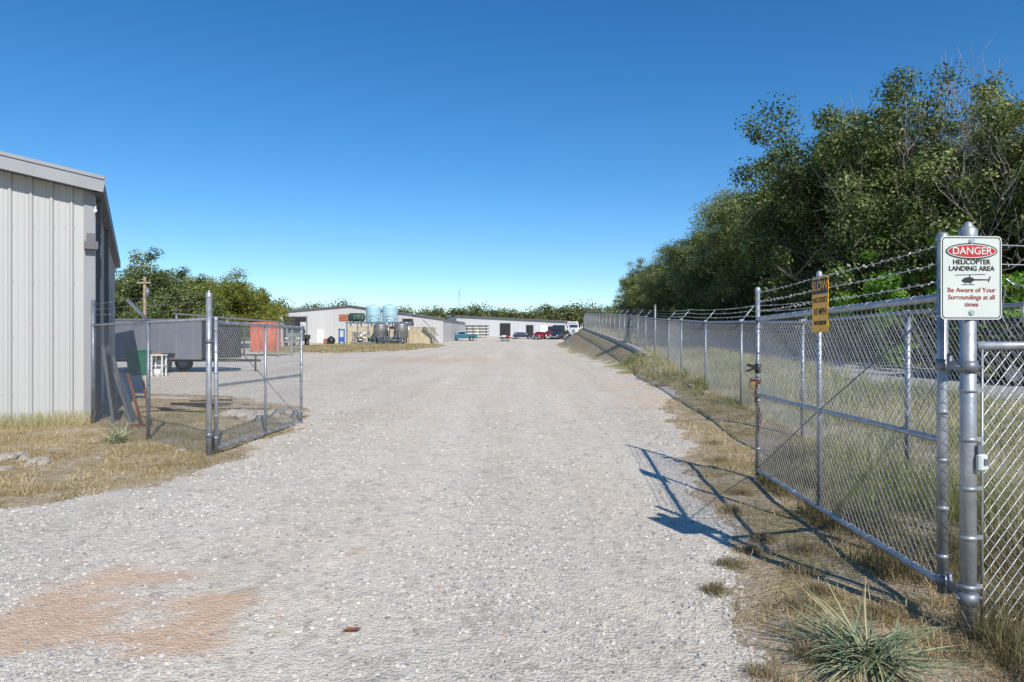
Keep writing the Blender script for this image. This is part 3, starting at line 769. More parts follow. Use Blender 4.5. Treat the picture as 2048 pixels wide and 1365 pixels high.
add('concrete_curb', np_mesh('concrete_curb', V, F, [M['conc']]))

# ------------------------------------------------------------------ signs
SX, SY, SZ = 2.312, 3.436, 1.868; SW, SH = .315, .42
def rrect(w, h, r_, n=6):
    pts = []
    for cx, cy, a0 in ((w / 2 - r_, h / 2 - r_, 0), (-w / 2 + r_, h / 2 - r_, 90), (-w / 2 + r_, -h / 2 + r_, 180), (w / 2 - r_, -h / 2 + r_, 270)):
        for k in range(n + 1):
            a = math.radians(a0 + 90 * k / n); pts.append((cx + r_ * math.cos(a), cy + r_ * math.sin(a)))
    return pts
def flat(part, pts, y0, y1): part.prism([(x, z) for x, z in pts], y0, y1)
def ringband(part, outer, inner, y):
    n = len(outer); vs = [(x, y, z) for x, z in outer] + [(x, y, z) for x, z in inner]
    part._a(vs, [(i, (i + 1) % n, n + (i + 1) % n, n + i) for i in range(n)])
def ell(a, b_, cx=0, cz=0, n=40): return [(cx + a * math.cos(6.2832 * k / n), cz + b_ * math.sin(6.2832 * k / n)) for k in range(n)]
o = Obj('danger_sign', (SX, SY, SZ), .04)
flat(o.part('plate', 'signw'), rrect(SW, SH, .022), 0, .003)
ringband(o.part('border', 'ink'), rrect(SW - .012, SH - .012, .018), rrect(SW - .021, SH - .021, .015), -.0012)
flat(o.part('oval_outline', 'ink'), ell(.134, .041, 0, .134), -.002, -.0012)
ringband(o.part('oval_white_line', 'signw'), ell(.127, .0345, 0, .134), ell(.122, .0305, 0, .134), -.003)
flat(o.part('oval_red', 'signred'), ell(.1205, .0295, 0, .134), -.004, -.0022)
hc = o.part('helicopter_symbol', 'ink')
cz = -.008
def hp(pts): flat(hc, [(x, z + cz) for x, z in pts], -.0016, -.0004)
hp([(-.052, -.004), (-.044, -.014), (-.014, -.018), (.004, -.014), (.014, -.002), (.008, .008), (-.012, .012), (-.034, .009)])
hp([(.004, .002), (.004, -.006), (.092, -.004), (.092, .001)]); hp([(.085, -.012), (.09, -.014), (.1, .016), (.094, .016)])
hp([(-.012, .01), (-.006, .01), (-.007, .025), (-.011, .025)]); hp([(-.085, .020), (.072, .024), (.072, .027), (-.085, .023)])
hp([(-.05, -.028), (.016, -.028), (.016, -.025), (-.05, -.025)]); hp([(-.036, -.026), (-.033, -.026), (-.03, -.016), (-.034, -.016)]); hp([(-.004, -.026), (-.001, -.026), (-.004, -.014), (-.008, -.014)])
bl = o.part('bolts', 'chrome')
for z in (.185, -.175): bl.cyl((0, -.002, z), (0, -.008, z), .011, n=8); bl.cyl((0, -.002, z), (0, -.004, z), .015, n=16)
br = o.part('bracket', 'galv'); br.box((.01, .012, .15), (.03, .016, .04)); br.box((.01, .012, -.15), (.03, .016, .04))
e = o.done(); R90 = (math.pi / 2, 0, 0)
text(e, 'text_danger', 'DANGER', .052, (0, -.0052, .134), R90, 'signw', .98, .0007)
text(e, 'text_helicopter', 'HELICOPTER', .034, (0, -.002, .079), R90, 'ink', 1.0, .0006)
text(e, 'text_landing_area', 'LANDING AREA', .033, (0, -.002, .046), R90, 'ink', 1.0, .0006)
text(e, 'text_be_aware', 'Be Aware of Your', .033, (0, -.002, -.062), R90, 'redtext', 1.02, .0001)
text(e, 'text_surroundings', 'Surroundings at all', .033, (0, -.002, -.098), R90, 'redtext', .98, .0001)
text(e, 'text_times', 'times', .033, (0, -.002, -.134), R90, 'redtext', 1.0, .0001)

o = Obj('speed_limit_sign', (2.490, 5.52, 1.845), math.radians(-91))
flat(o.part('plate', 'signy'), rrect(.30, .44, .02), 0, .003)
flat(o.part('header_panel', 'ink'), rrect(.284, .125, .012), -.0015, 0)
o.p['header_panel'].V = [(x, y, z + .148) for x, y, z in o.p['header_panel'].V]
br = o.part('bolts', 'chrome')
for z in (.205, -.205): br.cyl((0, -.001, z), (0, -.006, z), .008, n=8)
e = o.done()
text(e, 'text_slow', 'SLOW', .105, (0, -.003, .148), R90, 'signy', 1.0, .001)
text(e, 'text_no_dust', 'NO DUST', .062, (0, -.0015, .035), R90, 'ink', .98, .001)
text(e, 'text_10_mph', '10 MPH', .078, (0, -.0015, -.06), R90, 'ink', .95, .001)
text(e, 'text_maximum', 'MAXIMUM', .048, (0, -.0015, -.15), R90, 'ink', 1.0, .001)

# ------------------------------------------------------------------ near left building
th = math.atan2(.55, 1.0)
o = Obj('metal_warehouse', (-7.75, 12.62, 0), th)
W_, D_, HE = 14., 14., 4.40
pitch = .165
w = o.part('front_wall', 'wall')
zr = HE + pitch * W_ / 2
w.quad((-W_, 0, -.1), (0, 0, -.1), (0, 0, HE), (-W_ / 2, 0, zr), (-W_, 0, HE))
w.quad((0, 0, -.1), (0, D_, -.1), (0, D_, HE), (0, 0, HE)); w.quad((-W_, D_, -.1), (-W_, 0, -.1), (-W_, 0, HE), (-W_, D_, HE))
w.quad((0, D_, -.1), (-W_, D_, -.1), (-W_, D_, HE), (-W_ / 2, D_, zr), (0, D_, HE))
def roof_h(x): return HE + pitch * min(-x, W_ + x)
rb = o.part('wall_ribs', 'wall')
x = -.33
while x > -W_:
    h = roof_h(x); rb._a([(x - .038, -.001, -.1), (x - .014, -.036, -.1), (x + .014, -.036, -.1), (x + .038, -.001, -.1), (x - .038, -.001, h), (x - .014, -.036, h), (x + .014, -.036, h), (x + .038, -.001, h)], [(0, 1, 5, 4), (1, 2, 6, 5), (2, 3, 7, 6)])
    for q in (-.1, -.2):
        rb._a([(x + q - .02, -.001, -.1), (x + q, -.007, -.1), (x + q + .02, -.001, -.1), (x + q - .02, -.001, h), (x + q, -.007, h), (x + q + .02, -.001, h)], [(0, 1, 4, 3), (1, 2, 5, 4)])
    x -= .305
y = .3
while y < D_:
    rb.box((.012, y, HE / 2), (.03, .05, HE)); y += .305
tr = o.part('corner_trim', 'trim'); tr.box((-.06, -.02, HE / 2 - .02), (.16, .045, HE)); tr.box((.02, .08, HE / 2 - .02), (.045, .24, HE))
rf = o.part('roof', 'roof'); OV = .20
for sgn, xa, xb in ((1, OV, -W_ / 2), (-1, -W_ - OV, -W_ / 2)):
    za_ = HE - pitch * OV + .06
    rf.quad((xa, -.35, za_), (xa, D_ + .3, za_), (xb, D_ + .3, zr + .06), (xb, -.35, zr + .06))
fa = o.part('rake_fascia', 'trim')
L_ = math.hypot(W_ / 2 + OV, pitch * (W_ / 2 + OV)); an = math.atan(pitch)
for s_ in (1, -1):
    cx = -W_ / 2 + s_ * (W_ / 2 + OV) / 2; czz = (HE - pitch * OV + zr) / 2 + .02
    fa.box((cx, -.36, czz), (L_, .03, .28), 0, 0, s_ * an); fa.box((cx, -.385, czz + .12), (L_, .03, .06), 0, 0, s_ * an)
sf = o.part('soffit', 'trimd')
for s_ in (1, -1): sf.box((-W_ / 2 + s_ * (W_ / 2 + OV) / 2, -.18, (HE - pitch * OV + zr) / 2 - .09), (L_, .33, .02), 0, 0, s_ * an)
gu = o.part('gutter', 'trimd'); gu.box((OV - .06, D_ / 2, HE - .08), (.10, D_ + .6, .15)); gu.box((.08, D_ / 2, HE - .15), (.14, D_ + .5, .02))
gu.box((.07, .5, HE / 2 - .1), (.09, .09, HE - .1)); gu.box((.07, 4.5, HE / 2 - .1), (.09, .09, HE - .1))
lt_ = o.part('wall_light', 'trimd'); lt_.box((-.02, -.12, 3.3), (.22, .14, .14)); lt_.box((-.02, -.1, 3.44), (.14, .1, .16))
cm = o.part('security_camera', 'white'); cm.cyl((.05, -.12, 3.96), (.05, -.26, 3.92), .028, n=10); cm.cyl((.05, -.14, 3.96), (.05, -.04, 4.06), .01, n=6)
sc = o.part('screws', 'trim')
for zz in (.6, 1.6, 2.6, 3.6):
    x = -.28
    while x > -3: sc.box((x, -.005, zz), (.012, .008, .012)); x -= .1525
dr = o.part('side_door', 'trimd'); dr.box((.03, 8.5, 1.6), (.03, 3, 3.2))
o.done()

o = Obj('leaning_boards', (-7.42, 12.45, t1(-7.3, 12.2)))
p = o.part('boards', 'trimd')
p.box((-.05, .25, .7), (.05, .35, 1.45), .3, 0, -.12); p.box((.06, .4, .62), (.04, .5, 1.3), .5, 0, -.2); p.box((.2, .3, .45), (.04, .3, 1.0), .2, 0, -.3)
o.done()
o = Obj('rusty_pipe', (-6.75, 12.1, t1(-6.75, 12.1))); p = o.part('pipe', 'rust'); p.cyl((.2, 0, 0), (-.12, .1, .95), .025, n=8); p.cyl((.3, .1, .02), (.05, .3, .8), .02, n=8); p.box((.12, 0, .02), (.2, .15, .04)); o.done()
o = Obj('lumber_pile', (-7.0, 15.0, t1(-7.0, 15.0))); p = o.part('lumber', 'wood')
for k in range(9): p.box((rt.uniform(-.9, .9), rt.uniform(-.6, .6), .03 + .03 * k), (rt.uniform(1.0, 2.0), .12, .045), rt.uniform(-.5, .5), 0, rt.uniform(-.06, .06))
o.done()
def rock(name, x, y, s, seed, flatk=.55):
    rg = np.random.default_rng(seed); import bmesh
    bm = bmesh.new(); bmesh.ops.create_icosphere(bm, subdivisions=3, radius=1)
    ph = rg.random(6) * 6
    for v in bm.verts:
        c = v.co; k = 1 + .22 * math.sin(c.x * 2.3 + ph[0]) * math.cos(c.y * 2.1 + ph[1]) + .14 * math.sin(c.z * 5 + c.x * 4 + ph[2]) + .08 * math.sin(c.y * 9 + ph[3]) + .05 * math.sin(c.x * 13 + c.z * 11 + ph[4])
        v.co = Vector((c.x * 1.25, c.y * .85, c.z * flatk)) * k
        v.co.z = min(v.co.z, flatk * .8 + .05 * math.sin(c.x * 6))
    me = bpy.data.meshes.new(name); bm.to_mesh(me); bm.free(); me.materials.append(M['rock'])
    add(name, me, (x, y, t1(x, y) + s * .08), rg.random() * 6, s)
for i, (x, y, s) in enumerate([(-6.45, 8.75, .17), (-5.95, 8.55, .14), (-6.1, 8.2, .09), (-5.45, 8.95, .07), (-6.75, 8.3, .12), (-4.6, 9.5, .06), (-5.1, 13.4, .3), (-4.5, 13.7, .28), (-4.85, 12.9, .2), (-4.2, 12.6, .16), (-5.6, 13.9, .22), (-3.75, 12.3, .1), (-5.0, 9.9, .05), (1.55, 3.9, .03), (5.0, 17.6, .12), (5.15, 19.4, .15), (5.3, 21.8, .16), (5.6, 25.6, .2), (6.0, 28.8, .22), (5.35, 20.6, .1)]): rock('rock', x, y, s, i)
V = [(-.05, 0, .003), (-.02, -.022, .014), (.03, -.018, .012), (.055, .004, .02), (.02, .026, .008), (-.025, .02, .012), (0, 0, .003)]
o = Obj('dead_leaf', (-.845, 3.6, t1(-.845, 3.6) + .02)); p = o.part('leaf', 'deadleaf'); p._a(V, [(0, 1, 6), (1, 2, 6), (2, 3, 6), (3, 4, 6), (4, 5, 6), (5, 0, 6)]); o.done()

# ------------------------------------------------------------------ yard: left
def wheel(part_t, part_r, x, y, z, r_, w=.2):
    part_t.cyl((x, y - w / 2, z), (x, y + w / 2, z), r_, n=20); part_r.cyl((x, y - w / 2 - .01, z), (x, y + w / 2 + .01, z), r_ * .58, n=14)
o = Obj('enclosed_trailer', (-15.0, 29.2, t1(-15, 29.2)), .02)
o.part('body', 'trailer').bbox((-.25, 0, 1.38), (4.8, 2.0, 1.66), .06)
nose = o.part('v_nose', 'black'); nose._a([(2.15, -1, .6), (3.3, -.25, .6), (3.3, .25, .6), (2.15, 1, .6), (2.15, -1, 2.2), (3.25, -.25, 2.12), (3.25, .25, 2.12), (2.15, 1, 2.2)], [(0, 1, 5, 4), (1, 2, 6, 5), (2, 3, 7, 6), (4, 5, 6, 7), (3, 2, 1, 0)])
t_ = o.part('trim', 'chrome'); t_.box((-.25, -1.01, 2.18), (4.8, .02, .05)); t_.box((-.25, -1.01, .58), (4.8, .02, .06)); t_.box((-.25, 0, 2.22), (4.82, 2.02, .03))
fe = o.part('fender', 'black'); fe.bbox((.55, -1.02, .76), (1.0, .28, .1), .03)
ty = o.part('tyres', 'rubber'); ri = o.part('rims', 'chrome')
wheel(ty, ri, .55, -1.06, .36, .36); wheel(ty, ri, .55, .9, .36, .36)
tg = o.part('tongue', 'black'); tg.cyl((2.3, -.8, .5), (4.2, 0, .48), .05, n=6); tg.cyl((2.3, .8, .5), (4.2, 0, .48), .05, n=6); tg.cyl((4.0, 0, 0), (4.0, 0, .75), .04, n=8); tg.box((0, 0, .5), (4.6, 1.8, .08))
ri_ = o.part('panel_seams', 'trim')
for k in range(7): ri_.box((-2.3 + k * .68, -1.004, 1.4), (.015, .006, 1.5))
o.done()
o = Obj('wheeled_bin', (-14.7, 26.9, t1(-14.7, 26.9)), -.1); p = o.part('body', 'green')
p._a([(-.25, -.28, .06), (.25, -.28, .06), (.25, .22, .06), (-.25, .22, .06), (-.31, -.36, .92), (.31, -.36, .92), (.31, .34, .92), (-.31, .34, .92)], [(3, 2, 1, 0), (0, 1, 5, 4), (1, 2, 6, 5), (2, 3, 7, 6), (3, 0, 4, 7), (4, 5, 6, 7)])
p.bbox((0, -.01, .97), (.68, .78, .09), .03); p.box((0, -.36, .85), (.64, .04, .05)); p.cyl((-.3, .4, .95), (.3, .4, .95), .02, n=6)
wh = o.part('wheels', 'rubber'); wh.cyl((-.28, .22, .12), (-.22, .22, .12), .12, n=12); wh.cyl((.22, .22, .12), (.28, .22, .12), .12, n=12)
o.done()
o = Obj('utility_table', (-13.55, 26.2, t1(-13.5, 26.2))); p = o.part('frame', 'white'); p.box((0, 0, .82), (.5, .4, .05))
for a in (-.2, .2):
    for b_ in (-.15, .15): p.box((a, b_, .4), (.05, .05, .8))
p.box((.05, 0, .42), (.36, .3, .04)); q = o.part('tools', 'orange'); q.box((-.05, 0, .87), (.35, .1, .05)); q = o.part('bucket', 'white'); q.cyl((.1, -.3, 0), (.1, -.3, .3), .12, .14)
o.done()
o = Obj('open_shed', (-19.0, 47, t1(-19, 47))); p = o.part('roof', 'trimd'); p.box((0, 0, 2.62), (7.2, 3, .12), 0, 0, .08)
pq = o.part('posts', 'trim')
for x in (-3.4, 0, 3.4):
    for y in (-1.4, 1.4): pq.box((x, y, (2.6 - .08 * x) / 2), (.1, .1, 2.6 - .08 * x))
o.done()
def container(name, loc, rz, L, W, H, mat):
    o = Obj(name, loc, rz); b = o.part('body', mat); b.box((0, 0, H / 2), (L - .05, W - .05, H - .1))
    r_ = o.part('corrugations', mat); k = -L / 2 + .2
    while k < L / 2 - .1:
        r_.box((k, 0, H / 2), (.09, W, H - .35)); k += .22
    f = o.part('frame', mat)
    for sx in (-1, 1):
        for sy in (-1, 1): f.box((sx * (L / 2 - .06), sy * (W / 2 - .05), H / 2), (.14, .14, H))
        f.box((sx * (L / 2 - .05), 0, H - .07), (.12, W - .1, .14)); f.box((sx * (L / 2 - .05), 0, .08), (.12, W - .1, .16))
    for sy in (-1, 1): f.box((0, sy * (W / 2 - .04), H - .06), (L - .2, .1, .12)); f.box((0, sy * (W / 2 - .04), .08), (L - .2, .1, .16))
    d = o.part('door_bars', 'galv')
    for q in (-.7, -.3, .3, .7): d.cyl((L / 2 + .03, q * W / 2, .15), (L / 2 + .03, q * W / 2, H - .15), .025, n=6)
    o.done()
container('shipping_container', (-22.3, 62, t1(-22.3, 62)), -math.pi / 2 + .3, 6, 2.3, 2.5, 'redc')

# ------------------------------------------------------------------ main building far
def ribbed(o, pn, mat, x0, x1, y, hf, step=.9):
    p = o.part(pn, mat); x = x0
    while x < x1: p.box((x, y, hf(x) / 2), (.07, .05, hf(x) - .05)); x += step
BX0, BX1, BY = -36.9, -10.9, 108.
zg = t1(-24, BY) - .15
o = Obj('industrial_building', ((BX0 + BX1) / 2, BY, zg)); Wb = BX1 - BX0; xr = -25.6 - (BX0 + BX1) / 2
HL, HR, HP = 5.0, 3.9, 5.9
hb = lambda x: np.interp(x, [-Wb / 2, xr, Wb / 2], [HL, HP, HR])
p = o.part('front_wall', 'wallfar'); p.quad((-Wb / 2, 0, 0), (Wb / 2, 0, 0), (Wb / 2, 0, HR), (xr, 0, HP), (-Wb / 2, 0, HL))
p.quad((Wb / 2, 0, 0), (Wb / 2 + 2.0, 22, 0), (Wb / 2 + 2.0, 22, HR), (Wb / 2, 0, HR)); p.quad((-Wb / 2, 22, 0), (-Wb / 2, 0, 0), (-Wb / 2, 0, HL), (-Wb / 2, 22, HL))
ribbed(o, 'wall_ribs', 'wallfar', -Wb / 2 + .4, Wb / 2, -.02, hb, .6)
r_ = o.part('roof', 'roof'); r_.quad((Wb / 2 + .3, -.3, HR), (Wb / 2 + 2.3, 22.3, HR), (xr, 22.3, HP + .1), (xr, -.3, HP + .1)); r_.quad((xr, -.3, HP + .1), (xr, 22.3, HP + .1), (-Wb / 2 - .3, 22.3, HL), (-Wb / 2 - .3, -.3, HL))
f = o.part('rake_trim', 'trimd')
def beam(part, x0, z0, x1, z1, y, th_, d):
    part.box(((x0 + x1) / 2, y, (z0 + z1) / 2), (math.hypot(x1 - x0, z1 - z0), d, th_), 0, 0, -math.atan2(z1 - z0, x1 - x0))
beam(f, -Wb / 2 - .3, HL, xr, HP + .08, -.2, .22, .25); beam(f, xr, HP + .08, Wb / 2 + .3, HR, -.2, .22, .25)
d = o.part('bay_opening', 'dark'); d.box((-Wb / 2 + 2.6, -.03, 2.2), (3.6, .1, 4.0)); d.box((7.4, -.03, 3.9 - .5), (1.7, .1, 1.0))
fr = o.part('bay_frame', 'trim'); fr.box((-Wb / 2 + 2.6, -.08, 4.28), (4.0, .12, .16)); fr.box((-Wb / 2 + .72, -.08, 2.1), (.16, .12, 4.2)); fr.box((-Wb / 2 + 4.48, -.08, 2.1), (.16, .12, 4.2))
rl_ = o.part('rolled_door', 'wallfar2'); rl_.box((-Wb / 2 + 3.9, -.1, 1.7), (.9, .1, 3.4))
dd = o.part('walk_door', 'white'); dd.box((-Wb / 2 + 6.6, -.06, 1.1), (1.0, .1, 2.2))
sg = o.part('wall_sign', 'orange'); sg.box((-Wb / 2 + 10.4, -.1, 4.1), (1.7, .06, 1.0))
o.done()
zg = t1(5, 150) - .4
o = Obj('storage_building', (0, 0, zg))
x0, x1, yb = -14.9, 12.4, 150.
p = o.part('walls', 'wallfar2'); p.quad((x0, yb + 8, 0), (-12.2, yb, 0), (-12.2, yb, 4.9), (x0, yb + 8, 4.7)); p.quad((-12.2, yb, 0), (x1, yb, 0), (x1, yb, 3.7), (-12.2, yb, 4.9)); p.quad((x1, yb, 0), (x1, yb + 16, 0), (x1, yb + 16, 3.7), (x1, yb, 3.7))
ribbed(o, 'wall_ribs', 'wallfar2', -12, x1, yb - .02, lambda x: np.interp(x, [-12.2, x1], [4.85, 3.65]), .9)
r_ = o.part('roof', 'roof'); r_.quad((-12.6, yb - .4, 5.0), (x1 + .4, yb - .4, 3.75), (x1 + .4, yb + 16, 4.1), (x0 - .4, yb + 16, 5.6), (x0 - .4, yb + 8, 4.95))
f = o.part('eave_trim', 'roofd'); beam(f, -12.6, 4.92, x1 + .4, 3.68, yb - .35, .3, .2); f.box(((x0 - 12.2) / 2, yb + 3.9, 4.85), (8.7, .2, .2), math.atan2(8, -2.7))
d = o.part('bay_openings', 'dark')
for x, w_, h in ((-11.0, 1.2, 2.4), (-1.5, 2.3, 3.3), (3.9, 1.6, 2.9), (9.0, 2.2, 2.6)): d.box((x, yb - .06, h / 2), (w_, .12, h))
dd = o.part('doors', 'white'); dd.box((7.0, yb - .08, 1.5), (1.6, .12, 2.8)); dd.box((-7.5, yb - .08, 1.1), (1.0, .12, 2.2))
o.done()

# ------------------------------------------------------------------ tank battery
def tz(x, y): return t1(x, y)
def poly_tank(x, y, z, r_, h):
    o = Obj('storage_tank', (x, y, z)); p = o.part('shell', 'poly')
    prof = [(.01, 0), (r_, 0)]
    for k in range(6): prof += [(r_, h * .15 * k + .05), (r_ * 1.015, h * .15 * k + .1), (r_ * 1.015, h * .15 * k + .16), (r_, h * .15 * k + .2)]
    prof += [(r_, h * .93), (r_ * .93, h * .97), (r_ * .3, h * 1.03), (.3, h * 1.03), (.3, h * 1.08), (.01, h * 1.08)]
    p.lathe((0, 0, 0), prof, 28); q = o.part('lid', 'white'); q.cyl((0, 0, h * 1.08), (0, 0, h * 1.1), .28); o.done()
def steel_tank(x, y, r_, h):
    z = tz(x, y); o = Obj('steel_tank', (x, y, z)); p = o.part('shell', 'steel')
    p.lathe((0, 0, .75), [(.02, -.35), (r_ * .5, -.15), (r_, .1), (r_, h - .2), (r_ * .9, h), (r_ * .4, h + .25), (.02, h + .3)], 24)
    b = o.part('bands', 'galvd')
    for k in (.3, h * .5, h - .3): b.cyl((0, 0, .75 + k), (0, 0, .83 + k), r_ * 1.02, n=24)
    l = o.part('legs', 'galvd')
    for a in range(4):
        c, s_ = math.cos(a * 1.57 + .78), math.sin(a * 1.57 + .78); l.box((c * r_ * .95, s_ * r_ * .95, .65), (.14, .14, 1.3))
    pi = o.part('pipes', 'chrome'); pi.cyl((r_ + .15, -.3, .2), (r_ + .15, -.3, h + .9), .05, n=6); pi.cyl((r_ + .15, -.3, h + .9), (0, 0, h + 1.05), .05, n=6); pi.cyl((0, -r_, .5), (r_ + .15, -.3, .2), .06, n=6)
    o.done()
Y0 = 98.
z0 = tz(-20, Y0)
o = Obj('tank_platform', (-19.2, Y0 + 1.6, z0)); p = o.part('deck', 'galvd'); p.box((0, 0, 3.05), (9.5, 2.6, .16))
for x in np.linspace(-4.6, 4.6, 7):
    for y in (-1.2, 1.2): p.box((x, y, 1.5), (.14, .14, 3.0))
rl2 = o.part('railing', 'galv')
for x in np.linspace(-4.7, 4.7, 9): rl2.cyl((x, -1.3, 3.1), (x, -1.3, 4.1), .03, n=5)
rl2.cyl((-4.7, -1.3, 4.1), (4.7, -1.3, 4.1), .03, n=5); rl2.cyl((-4.7, -1.3, 3.6), (4.7, -1.3, 3.6), .025, n=5)
o.done()
poly_tank(-20.2, Y0 + 1.6, z0 + 3.14, 1.08, 2.4); poly_tank(-17.8, Y0 + 1.6, z0 + 3.14, 1.1, 2.45)
o = Obj('horizontal_tank', (-22.7, Y0 + 1.8, z0 + 3.2)); p = o.part('shell', 'dgreen'); p.cyl((-1., 0, .65), (1., 0, .65), .62, n=20); p.cyl((1., 0, .65), (1.2, 0, .65), .62, .35, n=20); p.cyl((-1.2, 0, .65), (-1., 0, .65), .35, .62, n=20)
q = o.part('saddles', 'galvd'); q.box((-.6, 0, .1), (.2, 1, .2)); q.box((.6, 0, .1), (.2, 1, .2)); o.done()
container('shipping_container', (-21.5, Y0 + 1.6, z0), 0, 4.4, 2.4, 2.5, 'cream')
container('shipping_container', (-13.6, Y0 + .6, z0), -.25, 4.6, 2.4, 2.4, 'cream')
container('shipping_container', (-17.5, Y0 + 2.4, z0), 0, 3.4, 2.2, 2.5, 'cream')
steel_tank(-18.6, Y0 - 1.4, 1.0, 2.0); steel_tank(-15.7, Y0 - 1.4, 1.0, 2.1)
o = Obj('pump_skid', (-20.9, Y0 - 1.6, z0)); p = o.part('skid', 'galvd'); p.box((0, 0, .15), (3.6, 1.2, .2))
for k in range(16): x = rt.uniform(-1.7, 1.7); p.cyl((x, rt.uniform(-.5, .5), .2), (x + rt.uniform(-.2, .2), rt.uniform(-.5, .5), rt.uniform(.7, 2.0)), .05, n=6)
q = o.part('pipes', 'chrome')
for k in range(8): z = rt.uniform(.5, 1.7); q.cyl((-1.6, -.4, z), (rt.uniform(0, 1.7), -.4, z + rt.uniform(-.1, .1)), .05, n=6)
q = o.part('motors', 'dgreen'); q.cyl((-.9, 0, .6), (-.1, 0, .6), .3, n=12); q.cyl((.6, 0, .6), (1.2, 0, .6), .28, n=12); q.box((1.4, -.2, .9), (.4, .4, .6)); o.done()
o = Obj('valve_manifold', (-16.9, Y0 - 3.2, z0)); p = o.part('pipes', 'galvd')
for k in range(9): x = -1.7 + k * .42; p.cyl((x, 0, 0), (x, 0, rt.uniform(.7, 1.7)), .05, n=6); p.cyl((x - .15, -.05, .9), (x + .15, -.05, .9), .09, n=8)
p.cyl((-1.8, 0, .5), (1.8, 0, .5), .07, n=6)
for k in range(4): p.box((-1.4 + k * .9, .4, .5), (.5, .5, rt.uniform(.5, 1.1)))
o.done()
o = Obj('blue_frame', (-24.2, Y0 - 1, z0)); p = o.part('uprights', 'blue'); p.box((-.35, 0, 1.1), (.16, .16, 2.2)); p.box((.35, 0, 1.0), (.16, .16, 2.0)); p.box((0, 0, 2.0), (.9, .2, .2)); p.box((0, -.2, .6), (.7, .6, .7)); o.done()
o = Obj('round_tank', (-24.9, 94, tz(-24.9, 94))); p = o.part('shell', 'black'); p.lathe((0, 0, 0), [(.3, 0), (.5, .15), (.58, .5), (.48, .85), (.2, 1.0), (.2, 1.1), (.01, 1.12)], 18); o.done()
o = Obj('utility_box', (-25.9, 95, tz(-25.9, 95))); p = o.part('box', 'orange'); p.bbox((0, 0, .35), (.6, .5, .6), .04); p.box((0, 0, .7), (.66, .56, .08)); o.done()
o = Obj('steel_stairs', (-11.9, Y0 - 1.2, z0)); p = o.part('stair', 'galvd')
for k in range(10): p.box((1.4 - k * .22, 0, .2 + k * .24), (.26, .8, .04))
for y in (-.4, .4): p.box((.4, y, 1.3), (3.1, .05, .14), 0, 0, .82); p.cyl((1.5, y, 1.1), (-.7, y, 3.4), .025, n=5)
o.done()
o = Obj('utility_pole', (-26.9, 50, tz(-26.9, 50))); p = o.part('pole', 'wood'); p.cyl((0, 0, -.3), (0, 0, 5.7), .13, .1, n=8); p.box((0, -.1, 5.3), (1.0, .1, .12)); q = o.part('hardware', 'galvd'); q.cyl((.25, -.1, 4.3), (.25, -.1, 4.9), .14, n=10)
for x in (-.4, 0, .4): q.cyl((x, -.1, 5.36), (x, -.1, 5.54), .04, n=6)
o.done()
o = Obj('radio_mast', (-18.2, 235, tz(-18, 235))); p = o.part('lattice', 'galvd')
for a in range(3):
    c, s_ = math.cos(a * 2.09) * .25, math.sin(a * 2.09) * .25; p.cyl((c, s_, 0), (c * .6, s_ * .6, 15.5), .05, n=4)
for k in range(14): p.cyl((-.2, 0, k * 1.1), (.2, .1, k * 1.1 + 1), .03, n=4)
o.done()
S = []
for k in range(30):
    t0, t2 = k / 30, (k + 1) / 30; f = lambda t: (-12 + 33 * t, 118, 7.6 + 1.6 * t - 1.1 * 4 * t * (1 - t) * .4)
    S.append((f(t0), f(t2)))
V, F = prism_wires(S, .02); add('power_line', np_mesh('power_line', V, F, [M['white']]))

